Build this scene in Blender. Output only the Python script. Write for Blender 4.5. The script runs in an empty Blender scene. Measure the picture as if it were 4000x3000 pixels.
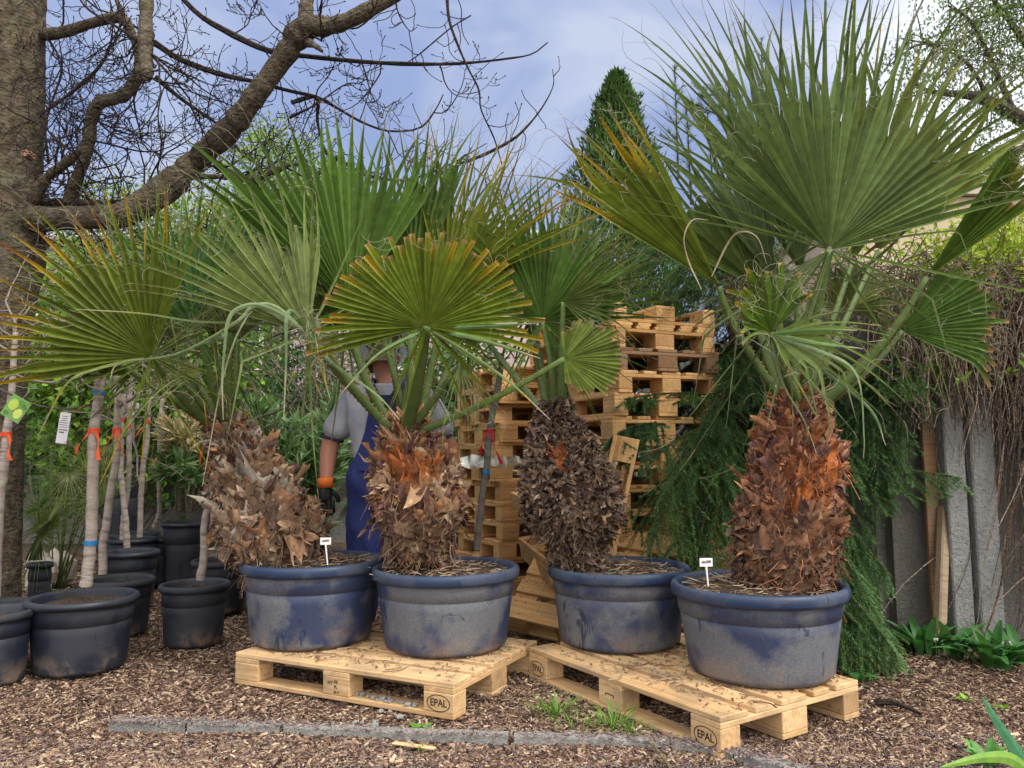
import bpy, bmesh, math, random
import numpy as np
from mathutils import Vector, Matrix, Euler
D2R=math.radians
# ------------------------------------------------------------ camera, sky, sun
scene=bpy.context.scene
CAM_Z=1.057; PITCH=.0932; ROLL=-.0079; FPX=3000.
_c,_s=math.cos(ROLL),math.sin(ROLL)
Fv=np.array([0,math.cos(PITCH),math.sin(PITCH)]); U0=np.array([0,-math.sin(PITCH),math.cos(PITCH)]); R0=np.array([1.,0,0])
Rv=_c*R0+_s*U0; Uv=_c*U0-_s*R0
cd=bpy.data.cameras.new('camera'); cd.sensor_width=36; cd.lens=36*FPX/4000; cd.clip_start=.05; cd.clip_end=500
cam=bpy.data.objects.new('camera',cd); scene.collection.objects.link(cam); scene.camera=cam
cam.matrix_world=Matrix(((Rv[0],Uv[0],-Fv[0],0),(Rv[1],Uv[1],-Fv[1],0),(Rv[2],Uv[2],-Fv[2],CAM_Z),(0,0,0,1)))
w=bpy.data.worlds.new("World"); scene.world=w; w.use_nodes=True
SUN_EL=D2R(48); SUN_AZ=D2R(128)      # azimuth clockwise from +Y
nt=w.node_tree; nt.nodes.clear()
def nd(t,ty,**k):
    n=t.nodes.new(ty)
    for a,b in k.items(): setattr(n,a,b)
    return n
def lk(t,a,b): t.links.new(a,b)
sky=nd(nt,'ShaderNodeTexSky',sky_type='NISHITA',sun_disc=False,sun_elevation=SUN_EL,sun_rotation=SUN_AZ,air_density=1.5,dust_density=2,ozone_density=2.5)
tc=nd(nt,'ShaderNodeTexCoord')
mp=nd(nt,'ShaderNodeMapping'); mp.inputs['Scale'].default_value=(1.2,1.2,2.6); mp.inputs['Location'].default_value=(.35,.1,.2)
lk(nt,tc.outputs['Generated'],mp.inputs[0])
nz=nd(nt,'ShaderNodeTexNoise'); nz.inputs['Scale'].default_value=1.9; nz.inputs['Detail'].default_value=5; nz.inputs['Roughness'].default_value=.52; nz.inputs['Distortion'].default_value=.5
lk(nt,mp.outputs[0],nz.inputs['Vector'])
cr=nd(nt,'ShaderNodeValToRGB'); e=cr.color_ramp.elements
e[0].position=.38; e[0].color=(2.2,2.9,5.4,1); e[1].position=.63; e[1].color=(5.0,5.5,7.0,1)
e2=cr.color_ramp.elements.new(.5); e2.color=(2.9,3.65,6.0,1)
lk(nt,nz.outputs['Fac'],cr.inputs[0])
m1=nd(nt,'ShaderNodeMix',data_type='RGBA'); m1.inputs[0].default_value=.86
lk(nt,sky.outputs[0],m1.inputs[6]); lk(nt,cr.outputs[0],m1.inputs[7])
def lobe(d,lo,hi):
    v=nd(nt,'ShaderNodeVectorMath',operation='DOT_PRODUCT'); v.inputs[1].default_value=Vector(d).normalized(); lk(nt,tc.outputs['Generated'],v.inputs[0])
    r=nd(nt,'ShaderNodeMapRange',interpolation_type='SMOOTHSTEP'); r.inputs[1].default_value=lo; r.inputs[2].default_value=hi; lk(nt,v.outputs['Value'],r.inputs[0]); return r.outputs[0]
# bright thin cloud to the right; unseen glow over/behind the viewpoint added as fill
m2=nd(nt,'ShaderNodeMix',data_type='RGBA'); m2.inputs[7].default_value=(9.5,9.8,10.6,1)
lk(nt,lobe((.80,.85,.38),.915,.985),m2.inputs[0]); lk(nt,m1.outputs[2],m2.inputs[6])
m3=nd(nt,'ShaderNodeMix',data_type='RGBA'); m3.inputs[7].default_value=(20.5,19.2,17.2,1)
lk(nt,lobe((.25,-.75,1.0),.25,.85),m3.inputs[0]); lk(nt,m2.outputs[2],m3.inputs[6])
bg=nd(nt,'ShaderNodeBackground'); bg.inputs[1].default_value=.1; lk(nt,m3.outputs[2],bg.inputs[0])
wo=nd(nt,'ShaderNodeOutputWorld'); lk(nt,bg.outputs[0],wo.inputs[0])
sd=bpy.data.lights.new('sun','SUN'); sd.energy=1.8; sd.angle=D2R(12); sd.color=(1,.95,.86)
so=bpy.data.objects.new('sun',sd); scene.collection.objects.link(so)
so.rotation_euler=(math.pi/2-SUN_EL,0,math.pi-SUN_AZ)
scene.view_settings.view_transform='Standard'; scene.view_settings.look='None'; scene.view_settings.exposure=.38
scene.render.engine='CYCLES'; scene.cycles.max_bounces=6; scene.cycles.transparent_max_bounces=8

# ------------------------------------------------------------ helpers
C=scene.collection
rng=np.random.default_rng(7); random.seed(7)
def ray(px,py):
    X=(px-2000)/FPX; Y=(py-1500)/FPX
    return Fv+X*Rv-Y*Uv
def P(px,py,d):
    r=ray(px,py); return np.array([0,0,CAM_Z])+r*(d/r[1])
def G(px,py,z=0.):
    r=ray(px,py); return np.array([0,0,CAM_Z])+r*((z-CAM_Z)/r[2])
def nrm(v):
    v=np.asarray(v,float); return v/(np.linalg.norm(v,axis=-1,keepdims=True)+1e-12)
def tag(o,label=None,cat=None,group=None,kind=None):
    if label: o['label']=label
    if cat: o['category']=cat
    if group: o['group']=group
    if kind: o['kind']=kind
    return o
def thing(name,loc,label,cat,group=None,rot=None):
    o=bpy.data.objects.new(name,None); C.objects.link(o); o.location=tuple(float(x) for x in loc); o.empty_display_size=.1
    if rot: o.rotation_euler=rot
    return tag(o,label,cat,group)
class MB:
    def __init__(s): s.V=[];s.Cc=[];s.F=[];s.n=0
    def add(s,v,f,col=(.5,.5,.5,0),mat=0):
        v=np.asarray(v,float).reshape(-1,3); f=np.asarray(f,int)
        c=np.asarray(col,float)
        if c.ndim==1: c=np.tile(c if len(c)==4 else np.append(c,0),(len(v),1))
        elif c.shape[1]==3: c=np.hstack([c,np.zeros((len(c),1))])
        s.V.append(v); s.Cc.append(c); s.F.append((f+s.n,mat)); s.n+=len(v)
    def build(s,name,mats,parent=None,org=None,smooth=False,rotscale=None):
        V=np.vstack(s.V); col=np.vstack(s.Cc)
        if org is None and parent is not None:
            p=parent
            while p.parent: p=p.parent
            org=np.array(p.location)
        if org is not None: V=V-np.asarray(org)
        me=bpy.data.meshes.new(name)
        me.vertices.add(len(V)); me.vertices.foreach_set('co',V.astype(np.float32).ravel())
        loops=np.concatenate([f.ravel() for f,_ in s.F]); tot=np.concatenate([np.full(len(f),f.shape[1]) for f,_ in s.F]); mi=np.concatenate([np.full(len(f),m) for f,m in s.F])
        me.loops.add(len(loops)); me.loops.foreach_set('vertex_index',loops.astype(np.int32))
        me.polygons.add(len(tot)); st=np.concatenate([[0],np.cumsum(tot)[:-1]])
        me.polygons.foreach_set('loop_start',st.astype(np.int32)); me.polygons.foreach_set('loop_total',tot.astype(np.int32))
        me.polygons.foreach_set('material_index',mi.astype(np.int32))
        me.polygons.foreach_set('use_smooth',np.full(len(tot),bool(smooth)))
        a=me.color_attributes.new('Col','FLOAT_COLOR','POINT'); a.data.foreach_set('color',col.astype(np.float32).ravel())
        for m in (mats if isinstance(mats,(list,tuple)) else [mats]): me.materials.append(m)
        me.update(calc_edges=True); me.validate()
        o=bpy.data.objects.new(name,me); C.objects.link(o)
        if parent: o.parent=parent
        elif org is not None: o.location=tuple(org)
        return o
def box(mb,c,sz,col=(.5,.5,.5),M=None,mat=0,bev=0.):
    x,y,z=[a/2 for a in sz]
    if bev>0:
        b=bev; v=[]
        for sx in (-1,1):
            for sy in (-1,1):
                for sz_ in (-1,1):
                    v+=[(sx*(x-b),sy*(y-b),sz_*z),(sx*(x-b),sy*y,sz_*(z-b)),(sx*x,sy*(y-b),sz_*(z-b))]
        bm=bmesh.new(); [bm.verts.new(q) for q in v]; bm.verts.ensure_lookup_table()
        r=bmesh.ops.convex_hull(bm,input=bm.verts[:]); bmesh.ops.dissolve_limit(bm,angle_limit=.02,verts=bm.verts[:],edges=bm.edges[:])
        bm.verts.index_update(); vv=np.array([q.co[:] for q in bm.verts]); groups={}
        for f in bm.faces: groups.setdefault(len(f.verts),[]).append([q.index for q in f.verts])
        bm.free()
    else:
        vv=np.array([(sx*x,sy*y,sz_*z) for sx in (-1,1) for sy in (-1,1) for sz_ in (-1,1)])
        groups={4:[(0,1,3,2),(4,6,7,5),(0,4,5,1),(2,3,7,6),(0,2,6,4),(1,5,7,3)]}
    vv=vv+np.array(c)
    if M is not None: vv=vv@np.array(M.to_3x3()).T+np.array(M.translation)
    n0=True
    for k,f in groups.items():
        if n0: mb.add(vv,f,col,mat); base=mb.n-len(vv); n0=False
        else: mb.F.append((np.array(f)+base,mat))
def tube(mb,pts,rad,sides=6,col=(.5,.5,.5),mat=0,flat=1.,side=None,cap=True):
    p=np.asarray(pts,float); n=len(p); r=np.broadcast_to(np.asarray(rad,float),(n,)).copy()
    t=np.gradient(p,axis=0); t=nrm(t)
    a=np.array(side if side is not None else ((0,0,1) if abs(t[0][2])<.9 else (1,0,0)),float)
    N=[];cur=a
    for i in range(n):
        cur=cur-t[i]*np.dot(cur,t[i]); l=np.linalg.norm(cur)
        cur=cur/l if l>1e-6 else np.array([1.,0,0]); N.append(cur)
    N=np.array(N); B=np.cross(t,N)
    th=np.arange(sides)*2*math.pi/sides
    v=p[:,None]+r[:,None,None]*(np.cos(th)[None,:,None]*N[:,None]+flat*np.sin(th)[None,:,None]*B[:,None])
    i=np.arange(n-1)[:,None]*sides; j=np.arange(sides)[None]; k=(j+1)%sides
    f=np.stack([i+j,i+k,i+sides+k,i+sides+j],-1).reshape(-1,4)
    c=np.asarray(col,float)
    if c.ndim==2: c=np.repeat(c,sides,axis=0)
    mb.add(v.reshape(-1,3),f,c,mat)
    if cap and sides>=3:
        b=mb.n-n*sides
        if sides==4 or sides==3: mb.F.append((np.array([list(range(sides))[::-1]])+b,mat)); mb.F.append((np.array([list(range(sides))])+b+(n-1)*sides,mat))
        else:
            mb.F.append((np.array([list(range(sides))[::-1]])+b,mat)); mb.F.append((np.array([list(range(sides))])+b+(n-1)*sides,mat))
def spline(ks,n):
    k=np.asarray(ks,float); m=len(k)
    if m==2: 
        t=np.linspace(0,1,n)[:,None]; return k[0]*(1-t)+k[1]*t
    kk=np.vstack([2*k[0]-k[1],k,2*k[-1]-k[-2]]); u=np.linspace(0,m-1,n); i=np.minimum(u.astype(int),m-2); f=(u-i)[:,None]
    a,b,c,d=kk[i],kk[i+1],kk[i+2],kk[i+3]
    return .5*((2*b)+(c-a)*f+(2*a-5*b+4*c-d)*f**2+(3*b-a-3*c+d)*f**3)
def lathe(mb,prof,seg=48,col=(.5,.5,.5),c=(0,0,0),mat=0):
    pr=np.asarray(prof,float); n=len(pr); th=np.arange(seg)*2*math.pi/seg
    v=np.stack([pr[:,None,0]*np.cos(th),pr[:,None,0]*np.sin(th),np.repeat(pr[:,1:2],seg,1)],-1)+np.array(c)
    i=np.arange(n-1)[:,None]*seg; j=np.arange(seg)[None]; k=(j+1)%seg
    mb.add(v.reshape(-1,3),np.stack([i+j,i+k,i+seg+k,i+seg+j],-1).reshape(-1,4),col,mat)
def leaves(mb,pos,d,n,L,W,col,mat=0,fold=.25,wide=.5):
    d=nrm(d); s=nrm(np.cross(d,n)); n=np.cross(s,d); L=np.broadcast_to(L,(len(pos),))[:,None]; W=np.broadcast_to(W,(len(pos),))[:,None]
    a=pos; t=pos+d*L; m=pos+d*L*wide; l=m-s*W/2+n*W*fold; r=m+s*W/2+n*W*fold
    v=np.stack([a,r,t,l],1).reshape(-1,3); i=np.arange(len(pos))[:,None]*4
    f=np.concatenate([i+np.array([[0,1,2]]),i+np.array([[0,2,3]])])
    mb.add(v,f,np.repeat(col,4,axis=0),mat)
def rdir(n): return nrm(rng.normal(size=(n,3)))
def vary(c,n,a=.25,b=.08):
    c=np.array(c)[None]*(1+a*rng.uniform(-1,1,(n,1)))*(1+b*rng.uniform(-1,1,(n,3))); return np.clip(c,0,1)
# ------------------------------------------------------------ materials
def newmat(name):
    m=bpy.data.materials.new(name); m.use_nodes=True; t=m.node_tree; b=t.nodes['Principled BSDF']; return m,t,b
def noise(t,scale,detail=4,rough=.55,vec=None,coord='Object',stretch=None):
    n=nd(t,'ShaderNodeTexNoise'); n.inputs['Scale'].default_value=scale; n.inputs['Detail'].default_value=detail; n.inputs['Roughness'].default_value=rough
    c=nd(t,'ShaderNodeTexCoord'); src=c.outputs[coord]
    if stretch:
        m=nd(t,'ShaderNodeMapping'); m.inputs['Scale'].default_value=stretch; lk(t,src,m.inputs[0]); src=m.outputs[0]
    lk(t,src,n.inputs['Vector']); return n.outputs['Fac']
def ramp(t,fac,stops):
    r=nd(t,'ShaderNodeValToRGB'); el=r.color_ramp.elements
    while len(el)<len(stops): el.new(.5)
    for e,(p,c) in zip(el,stops): e.position=p; e.color=(*c,1)
    lk(t,fac,r.inputs[0]); return r.outputs[0]
def mixc(t,f,a,b,mode='MIX'):
    m=nd(t,'ShaderNodeMix',data_type='RGBA',blend_type=mode)
    for i,x in ((0,f),(6,a),(7,b)):
        if hasattr(x,'links') or hasattr(x,'is_linked'): lk(t,x,m.inputs[i])
        else: m.inputs[i].default_value=x if i==0 else (*x,1)
    return m.outputs[2]
def maprange(t,x,a,b,c=0,d=1):
    r=nd(t,'ShaderNodeMapRange'); 
    for i,v in zip((1,2,3,4),(a,b,c,d)): r.inputs[i].default_value=v
    lk(t,x,r.inputs[0]); return r.outputs[0]
def bump(t,b,h,st=.5,dist=.01):
    n=nd(t,'ShaderNodeBump'); n.inputs['Strength'].default_value=st; n.inputs['Distance'].default_value=dist; lk(t,h,n.inputs['Height']); lk(t,n.outputs[0],b.inputs['Normal'])
def attr(t):
    a=nd(t,'ShaderNodeAttribute'); a.attribute_name='Col'; return a
def colmat(name,rough=.7,scale=40,amt=.35,bmp=0.,dist=.004,spec=.3,trans=0.,speck=False,stretch=None,randob=0.):
    """surface coloured by each vertex' own pigment, broken up by noise"""
    m,t,b=newmat(name); a=attr(t); f=noise(t,scale,4,.6,stretch=stretch)
    c=mixc(t,1.,a.outputs['Color'],ramp(t,f,[(.25,(1-amt,)*3),(.75,(1+amt*.6,)*3)]),'MULTIPLY')
    if speck:
        f2=noise(t,110,4,.75); s=nd(t,'ShaderNodeMath',operation='ADD'); lk(t,f2,s.inputs[0]); lk(t,a.outputs['Alpha'],s.inputs[1])
        k=maprange(t,s.outputs[0],.92,1.22,0,.9); c=mixc(t,k,c,(.46,.31,.025))
        k2=maprange(t,s.outputs[0],1.28,1.5); c=mixc(t,k2,c,(.24,.10,.03))
    if randob:
        oi=nd(t,'ShaderNodeObjectInfo'); c=mixc(t,1.,c,ramp(t,oi.outputs['Random'],[(0,(1-randob,1-randob*1.1,1-randob*1.3)),(1,(1+randob*.4,)*3)]),'MULTIPLY')
    lk(t,c,b.inputs['Base Color']); b.inputs['Roughness'].default_value=rough; b.inputs['Specular IOR Level'].default_value=spec
    if bmp: bump(t,b,f,bmp,dist)
    if trans:
        tr=nd(t,'ShaderNodeBsdfTranslucent'); lk(t,mixc(t,1.,c,(1.25,1.35,.6),'MULTIPLY'),tr.inputs[0]); mx=nd(t,'ShaderNodeMixShader'); mx.inputs[0].default_value=trans
        lk(t,b.outputs[0],mx.inputs[1]); lk(t,tr.outputs[0],mx.inputs[2]); lk(t,mx.outputs[0],t.nodes['Material Output'].inputs[0])
    return m
M={}
M['blade']=colmat('palm_leaf',.5,26,.34,.2,.003,.3,.22,speck=True)
M['leaf']=colmat('leaf',.5,30,.3,0,0,.35,.3)
M['needle']=colmat('needle',.6,30,.3,0,0,.25,.12)
M['fibre']=colmat('fibre',.85,60,.45,.5,.004,.15)
M['bark']=colmat('bark',.95,34,.75,1.,.03,.06,stretch=(1,1,1.7))
M['figbark']=colmat('pale_bark',.8,45,.25,.3,.004,.15,stretch=(1,1,2))
M['chip']=colmat('chip',.9,90,.35,.4,.003,.1)
M['plain']=colmat('painted',.5,60,.12,0,0,.4)
M['cloth']=colmat('cloth',.92,260,.25,.25,.001,.1)
M['skin']=colmat('skin',.55,60,.12,.1,.001,.35)
M['ribbon']=colmat('ribbon',.35,60,.1,0,0,.5,.25)
def concrete(name,base,dark,sc=3):
    m,t,b=newmat(name); f=noise(t,sc,8,.68); g=noise(t,45,5,.7); h=noise(t,1.1,4,.6,stretch=(1,1,.25))
    c=ramp(t,f,[(.3,dark),(.68,base)]); c=mixc(t,.65,c,ramp(t,g,[(.3,(.55,)*3),(.62,(1.15,)*3)]),'MULTIPLY'); c=mixc(t,maprange(t,h,.52,.7,0,.6),c,tuple(x*.42 for x in dark))
    lk(t,c,b.inputs['Base Color']); b.inputs['Roughness'].default_value=.92
    s=nd(t,'ShaderNodeMath',operation='ADD'); lk(t,f,s.inputs[0]); lk(t,g,s.inputs[1]); bump(t,b,s.outputs[0],.9,.03); return m
M['concrete']=concrete('concrete',(.33,.32,.30),(.21,.205,.195)); M['post']=concrete('post_concrete',(.34,.35,.36),(.22,.23,.24),5); M['kerb']=concrete('kerb_concrete',(.42,.415,.40),(.27,.265,.26),7)
def plaster(name,c1):
    m,t,b=newmat(name); f=noise(t,1.5,6,.6); lk(t,mixc(t,1.,c1,ramp(t,f,[(.3,(.82,)*3),(.7,(1.08,)*3)]),'MULTIPLY'),b.inputs['Base Color']); b.inputs['Roughness'].default_value=.9; return m
M['pink']=plaster('pink_render',(.50,.40,.41)); M['beige']=plaster('beige_render',(.52,.44,.32)); M['roof']=plaster('brown_roof',(.22,.12,.09))
def wood(name,a,bcol,dirt=.75):
    m,t,b=newmat(name)
    oi=nd(t,'ShaderNodeObjectInfo'); tcn=nd(t,'ShaderNodeTexCoord'); ad=nd(t,'ShaderNodeVectorMath',operation='ADD'); mul=nd(t,'ShaderNodeMath',operation='MULTIPLY'); mul.inputs[1].default_value=37
    lk(t,oi.outputs['Random'],mul.inputs[0]); lk(t,tcn.outputs['Object'],ad.inputs[0]); lk(t,mul.outputs[0],ad.inputs[1])
    def nn(scale,det,st,dis=0):
        mpn=nd(t,'ShaderNodeMapping'); mpn.inputs['Scale'].default_value=st; lk(t,ad.outputs[0],mpn.inputs[0]); n=nd(t,'ShaderNodeTexNoise'); n.inputs['Scale'].default_value=scale; n.inputs['Detail'].default_value=det; n.inputs['Distortion'].default_value=dis; lk(t,mpn.outputs[0],n.inputs['Vector']); return n.outputs['Fac']
    g=nn(14,5,(.12,3,3),1.2); k=nn(5,3,(1,1,1)); s=nn(60,4,(1,1,1))
    c=ramp(t,g,[(.3,bcol),(.5,a),(.7,tuple(min(1,x*1.15) for x in a))])
    c=mixc(t,maprange(t,k,.46,.72,0,dirt),c,(.27,.21,.155)); c=mixc(t,maprange(t,s,.62,.7,0,.5),c,(.12,.08,.055))
    kn=nd(t,'ShaderNodeTexVoronoi'); kn.inputs['Scale'].default_value=3.; lk(t,ad.outputs[0],kn.inputs['Vector']); c=mixc(t,maprange(t,kn.outputs['Distance'],.035,.06,.85,0),c,(.16,.07,.035))
    c=mixc(t,1.,c,ramp(t,oi.outputs['Random'],[(0,(.76,.68,.58)),(.5,(1,.96,.9)),(1,(1.1,1.08,1.05))]),'MULTIPLY')
    lk(t,c,b.inputs['Base Color']); b.inputs['Roughness'].default_value=.82; b.inputs['Specular IOR Level'].default_value=.2; bump(t,b,g,.35,.004); return m
M['wood']=wood('pale_pine',(.62,.44,.255),(.50,.31,.15)); M['woodwarm']=wood('warm_pine',(.66,.42,.20),(.56,.32,.13),.35); M['woodold']=wood('old_wood',(.30,.18,.11),(.19,.1,.06)); M['woodgrey']=wood('grey_wood',(.34,.28,.22),(.22,.17,.13))
def potmat(name,clean,dust,amount=.5):
    m,t,b=newmat(name); oi=nd(t,'ShaderNodeObjectInfo'); tcn=nd(t,'ShaderNodeTexCoord'); ad=nd(t,'ShaderNodeVectorMath',operation='ADD'); mul=nd(t,'ShaderNodeMath',operation='MULTIPLY'); mul.inputs[1].default_value=23
    lk(t,oi.outputs['Random'],mul.inputs[0]); lk(t,tcn.outputs['Object'],ad.inputs[0]); lk(t,mul.outputs[0],ad.inputs[1])
    def nn(sc,det,st=(1,1,1),ro=.6,dis=0.):
        mpn=nd(t,'ShaderNodeMapping'); mpn.inputs['Scale'].default_value=st; lk(t,ad.outputs[0],mpn.inputs[0]); n=nd(t,'ShaderNodeTexNoise'); n.inputs['Scale'].default_value=sc; n.inputs['Detail'].default_value=det; n.inputs['Roughness'].default_value=ro; n.inputs['Distortion'].default_value=dis; lk(t,mpn.outputs[0],n.inputs['Vector']); return n.outputs['Fac']
    big=nn(3.2,6); fine=nn(120,3,ro=.8); st=nn(9,5,(1,1,.35),.65,1.5)
    f1=maprange(t,big,.42,.54,.16,1.); f2=maprange(t,fine,.36,.6,.5,1.)
    mu=nd(t,'ShaderNodeMath',operation='MULTIPLY'); lk(t,f1,mu.inputs[0]); lk(t,f2,mu.inputs[1]); mu2=nd(t,'ShaderNodeMath',operation='MULTIPLY'); lk(t,mu.outputs[0],mu2.inputs[0]); mu2.inputs[1].default_value=amount
    c=mixc(t,mu2.outputs[0],clean,dust)
    sp=nd(t,'ShaderNodeSeparateXYZ'); lk(t,tcn.outputs['Object'],sp.inputs[0])
    soil=nd(t,'ShaderNodeMath',operation='MULTIPLY'); lk(t,maprange(t,sp.outputs[2],.13,.0,0,.75),soil.inputs[0]); lk(t,maprange(t,nn(8,6),.48,.60),soil.inputs[1])
    so_=nd(t,'ShaderNodeMath',operation='MULTIPLY'); lk(t,soil.outputs[0],so_.inputs[0]); lk(t,f2,so_.inputs[1])
    c=mixc(t,so_.outputs[0],c,(.30,.21,.145))
    c=mixc(t,maprange(t,st,.62,.66,0,.8),c,tuple(x*.55 for x in clean))
    lk(t,c,b.inputs['Base Color']); lk(t,maprange(t,mu.outputs[0],0,1,.42,.9),b.inputs['Roughness']); bump(t,b,fine,.15,.002); return m
M['pot']=potmat('dusty_blue_plastic',(.012,.028,.092),(.175,.18,.185),.86); M['rim']=potmat('blue_plastic',(.010,.030,.088),(.15,.16,.18),.4)
M['blackpot']=potmat('black_plastic',(.010,.014,.028),(.07,.075,.085),.35)
def soilmat():
    m,t,b=newmat('soil'); f=noise(t,60,6,.75); c=ramp(t,f,[(.35,(.022,.014,.011)),(.6,(.09,.055,.038)),(.75,(.26,.18,.12))]); lk(t,c,b.inputs['Base Color']); b.inputs['Roughness'].default_value=.95; bump(t,b,f,1,.02); return m
M['soil']=soilmat()
def groundmat():
    m,t,b=newmat('mulch'); tcn=nd(t,'ShaderNodeTexCoord'); v=nd(t,'ShaderNodeTexVoronoi'); mpn=nd(t,'ShaderNodeMapping'); mpn.inputs['Scale'].default_value=(55,95,60); mpn.inputs['Rotation'].default_value=(0,0,.5); lk(t,tcn.outputs['Object'],mpn.inputs[0])
    nn=noise(t,9,3); wv=nd(t,'ShaderNodeVectorMath',operation='ADD'); lk(t,mpn.outputs[0],wv.inputs[0]); sc=nd(t,'ShaderNodeMath',operation='MULTIPLY'); sc.inputs[1].default_value=6; lk(t,nn,sc.inputs[0]); lk(t,sc.outputs[0],wv.inputs[1]); lk(t,wv.outputs[0],v.inputs['Vector']); v.inputs['Scale'].default_value=1
    sp=nd(t,'ShaderNodeSeparateXYZ'); lk(t,v.outputs['Color'],sp.inputs[0]); c=ramp(t,sp.outputs[0],[(0,(.05,.03,.022)),(.4,(.13,.08,.055)),(.8,(.25,.17,.12)),(1,(.4,.3,.2))])
    c=mixc(t,maprange(t,v.outputs['Distance'],.3,.75,0,.8),c,(.03,.02,.015)); lk(t,c,b.inputs['Base Color']); b.inputs['Roughness'].default_value=.95; inv=maprange(t,v.outputs['Distance'],0,1,1,0); bump(t,b,inv,.8,.02); return m
M['ground']=groundmat()
def filmmat():
    m,t,b=newmat('clear_film'); b.inputs['Base Color'].default_value=(.7,.75,.75,1); b.inputs['Roughness'].default_value=.25; b.inputs['Alpha'].default_value=.55; return m
M['film']=filmmat()

# ------------------------------------------------------------ ground and wood chips
mb=MB(); n=121; xs=np.linspace(-8,8,n); ys=np.linspace(.5,13,n); X,Y=np.meshgrid(xs,ys)
Z=-.012+.010*np.sin(X*2.1+1)*np.cos(Y*1.7)+.006*np.sin(X*5+Y*4)
i=np.arange(n-1)[:,None]*n+np.arange(n-1)[None]; mb.add(np.stack([X,Y,Z],-1).reshape(-1,3),np.stack([i,i+1,i+n+1,i+n],-1).reshape(-1,4))
ou=np.array([(-60,-40,-.02),(60,-40,-.02),(60,90,-.02),(-60,90,-.02)])
inn=np.array([(-8,.5,-.02),(8,.5,-.02),(8,13,-.02),(-8,13,-.02)]); mb.add(np.vstack([ou,inn]),[(0,1,5,4),(1,2,6,5),(2,3,7,6),(3,0,4,7)])
tag(mb.build('ground',M['ground']),kind='structure')
def chips(N,dfun,smin,smax,pal,name,label,zf=None,area=None):
    mb=MB(); 
    if area is None:
        d=dfun(N); x=rng.uniform(-.72,.72,N)*d
    else: x,d=area(N)
    z=(-.012+.010*np.sin(x*2.1+1)*np.cos(d*1.7)+.006*np.sin(x*5+d*4))+rng.uniform(0,.012,N) if zf is None else zf(x,d)+rng.uniform(0.001,.01,N)
    L=rng.beta(1.4,3.,N)*(smax-smin)+smin; L=np.where(rng.random(N)<.03,L*1.7,L); L=L*(.72+.10*d); W=L*rng.uniform(.2,.5,N); T=W*.35
    a=rng.uniform(0,2*math.pi,N); ti=rng.normal(0,.28,N); 
    dx=np.stack([np.cos(a)*np.cos(ti),np.sin(a)*np.cos(ti),np.sin(ti)],-1); up=nrm(np.stack([rng.normal(0,.35,N),rng.normal(0,.35,N),np.ones(N)],-1)); sx=nrm(np.cross(up,dx)); up=np.cross(dx,sx)
    c=np.stack([x,d,z],-1); tp=rng.uniform(.35,1,N)
    def q(u,v,w_): return c+dx*(L*u)[:,None]+sx*(W*v)[:,None]+up*(T*w_)[:,None]
    o=np.ones(N)
    v=np.stack([q(-.5*o,-.4*o,0*o),q(.5*o,-.5*tp,0*o),q(.5*o,.5*tp,0*o),q(-.5*o,.4*o,0*o),q(-.42*o,-.3*o,o),q(.4*o,-.3*tp,o),q(.4*o,.3*tp,o),q(-.42*o,.3*o,o)],1)
    f=np.array([(4,5,6,7),(0,1,5,4),(1,2,6,5),(2,3,7,6),(3,0,4,7)]); i=(np.arange(N)*8)[:,None,None]
    pal=np.array(pal)*(.84,.87,.98); pw=pal[rng.integers(0,len(pal),N)]*rng.uniform(.6,1.3,(N,1))
    mb.add(v.reshape(-1,3),(i+f[None]).reshape(-1,4),np.repeat(pw,8,axis=0))
    return tag(mb.build(name,M['chip']),label,name.split('_')[0] if label else None,kind='stuff')
PAL=[(.32,.21,.13),(.20,.12,.08),(.12,.07,.045),(.46,.33,.21),(.075,.045,.035),(.27,.16,.11),(.60,.46,.30),(.16,.095,.08),(.055,.036,.03),(.38,.25,.16)]
PALP=[(.27,.19,.16),(.20,.14,.12),(.34,.25,.21),(.15,.10,.09),(.38,.30,.25),(.24,.17,.15),(.28,.26,.26),(.42,.33,.25)]
tag(chips(230000,lambda N:2.75+5.5*rng.random(N)**1.7,.009,.034,PAL,'wood_chips','brown shredded wood chips covering the yard around the pallets'),cat='wood chips')
tag(chips(60000,lambda N:2.1+.95*rng.random(N),.007,.021,PALP,'bark_chips','fine pinkish grey bark chips in front of the concrete kerb'),cat='bark chips')

# kerb: a low concrete edging buried in the chips
kp=[G(x,y) for x,y in ((430,2838),(640,2843),(870,2848),(1160,2860),(1800,2887),(2390,2907),(2680,2930),(2850,2958),(3000,2995),(3400,3110))]
kp=spline([(p[0],p[1],0) for p in kp],240); mb=MB()
tg=nrm(np.gradient(kp,axis=0)); sd_=np.stack([-tg[:,1],tg[:,0],0*tg[:,0]],-1)
zt=.027; sec=[(-.024,-.05),(-.024,zt-.004),(-.020,zt),(.020,zt),(.024,zt-.004),(.024,-.05)]
wv=np.convolve(rng.normal(0,.003,240),np.ones(5)/5,'same')
v=np.stack([kp+sd_*(a+np.sign(a)*0+wv[:,None])+np.array([0,0,b]) for a,b in sec],1); gi=np.array([q for q in range(239) if q%38>0]); i=gi[:,None]*6+np.arange(5)[None]
mb.add(v.reshape(-1,3),np.stack([i,i+6,i+7,i+1],-1).reshape(-1,4)); tag(mb.build('kerb',M['kerb']),kind='structure')
KP=kp
def kerbarea(N):
    k=rng.integers(0,240,N); o=rng.choice([-1,1],N)*(.034-np.abs(rng.normal(0,.013,N))*(1+2.2*(np.sin(KP[k,0]*4.3)>.1))); return KP[k,0]+rng.uniform(-.05,.05,N),KP[k,1]+o
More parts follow.
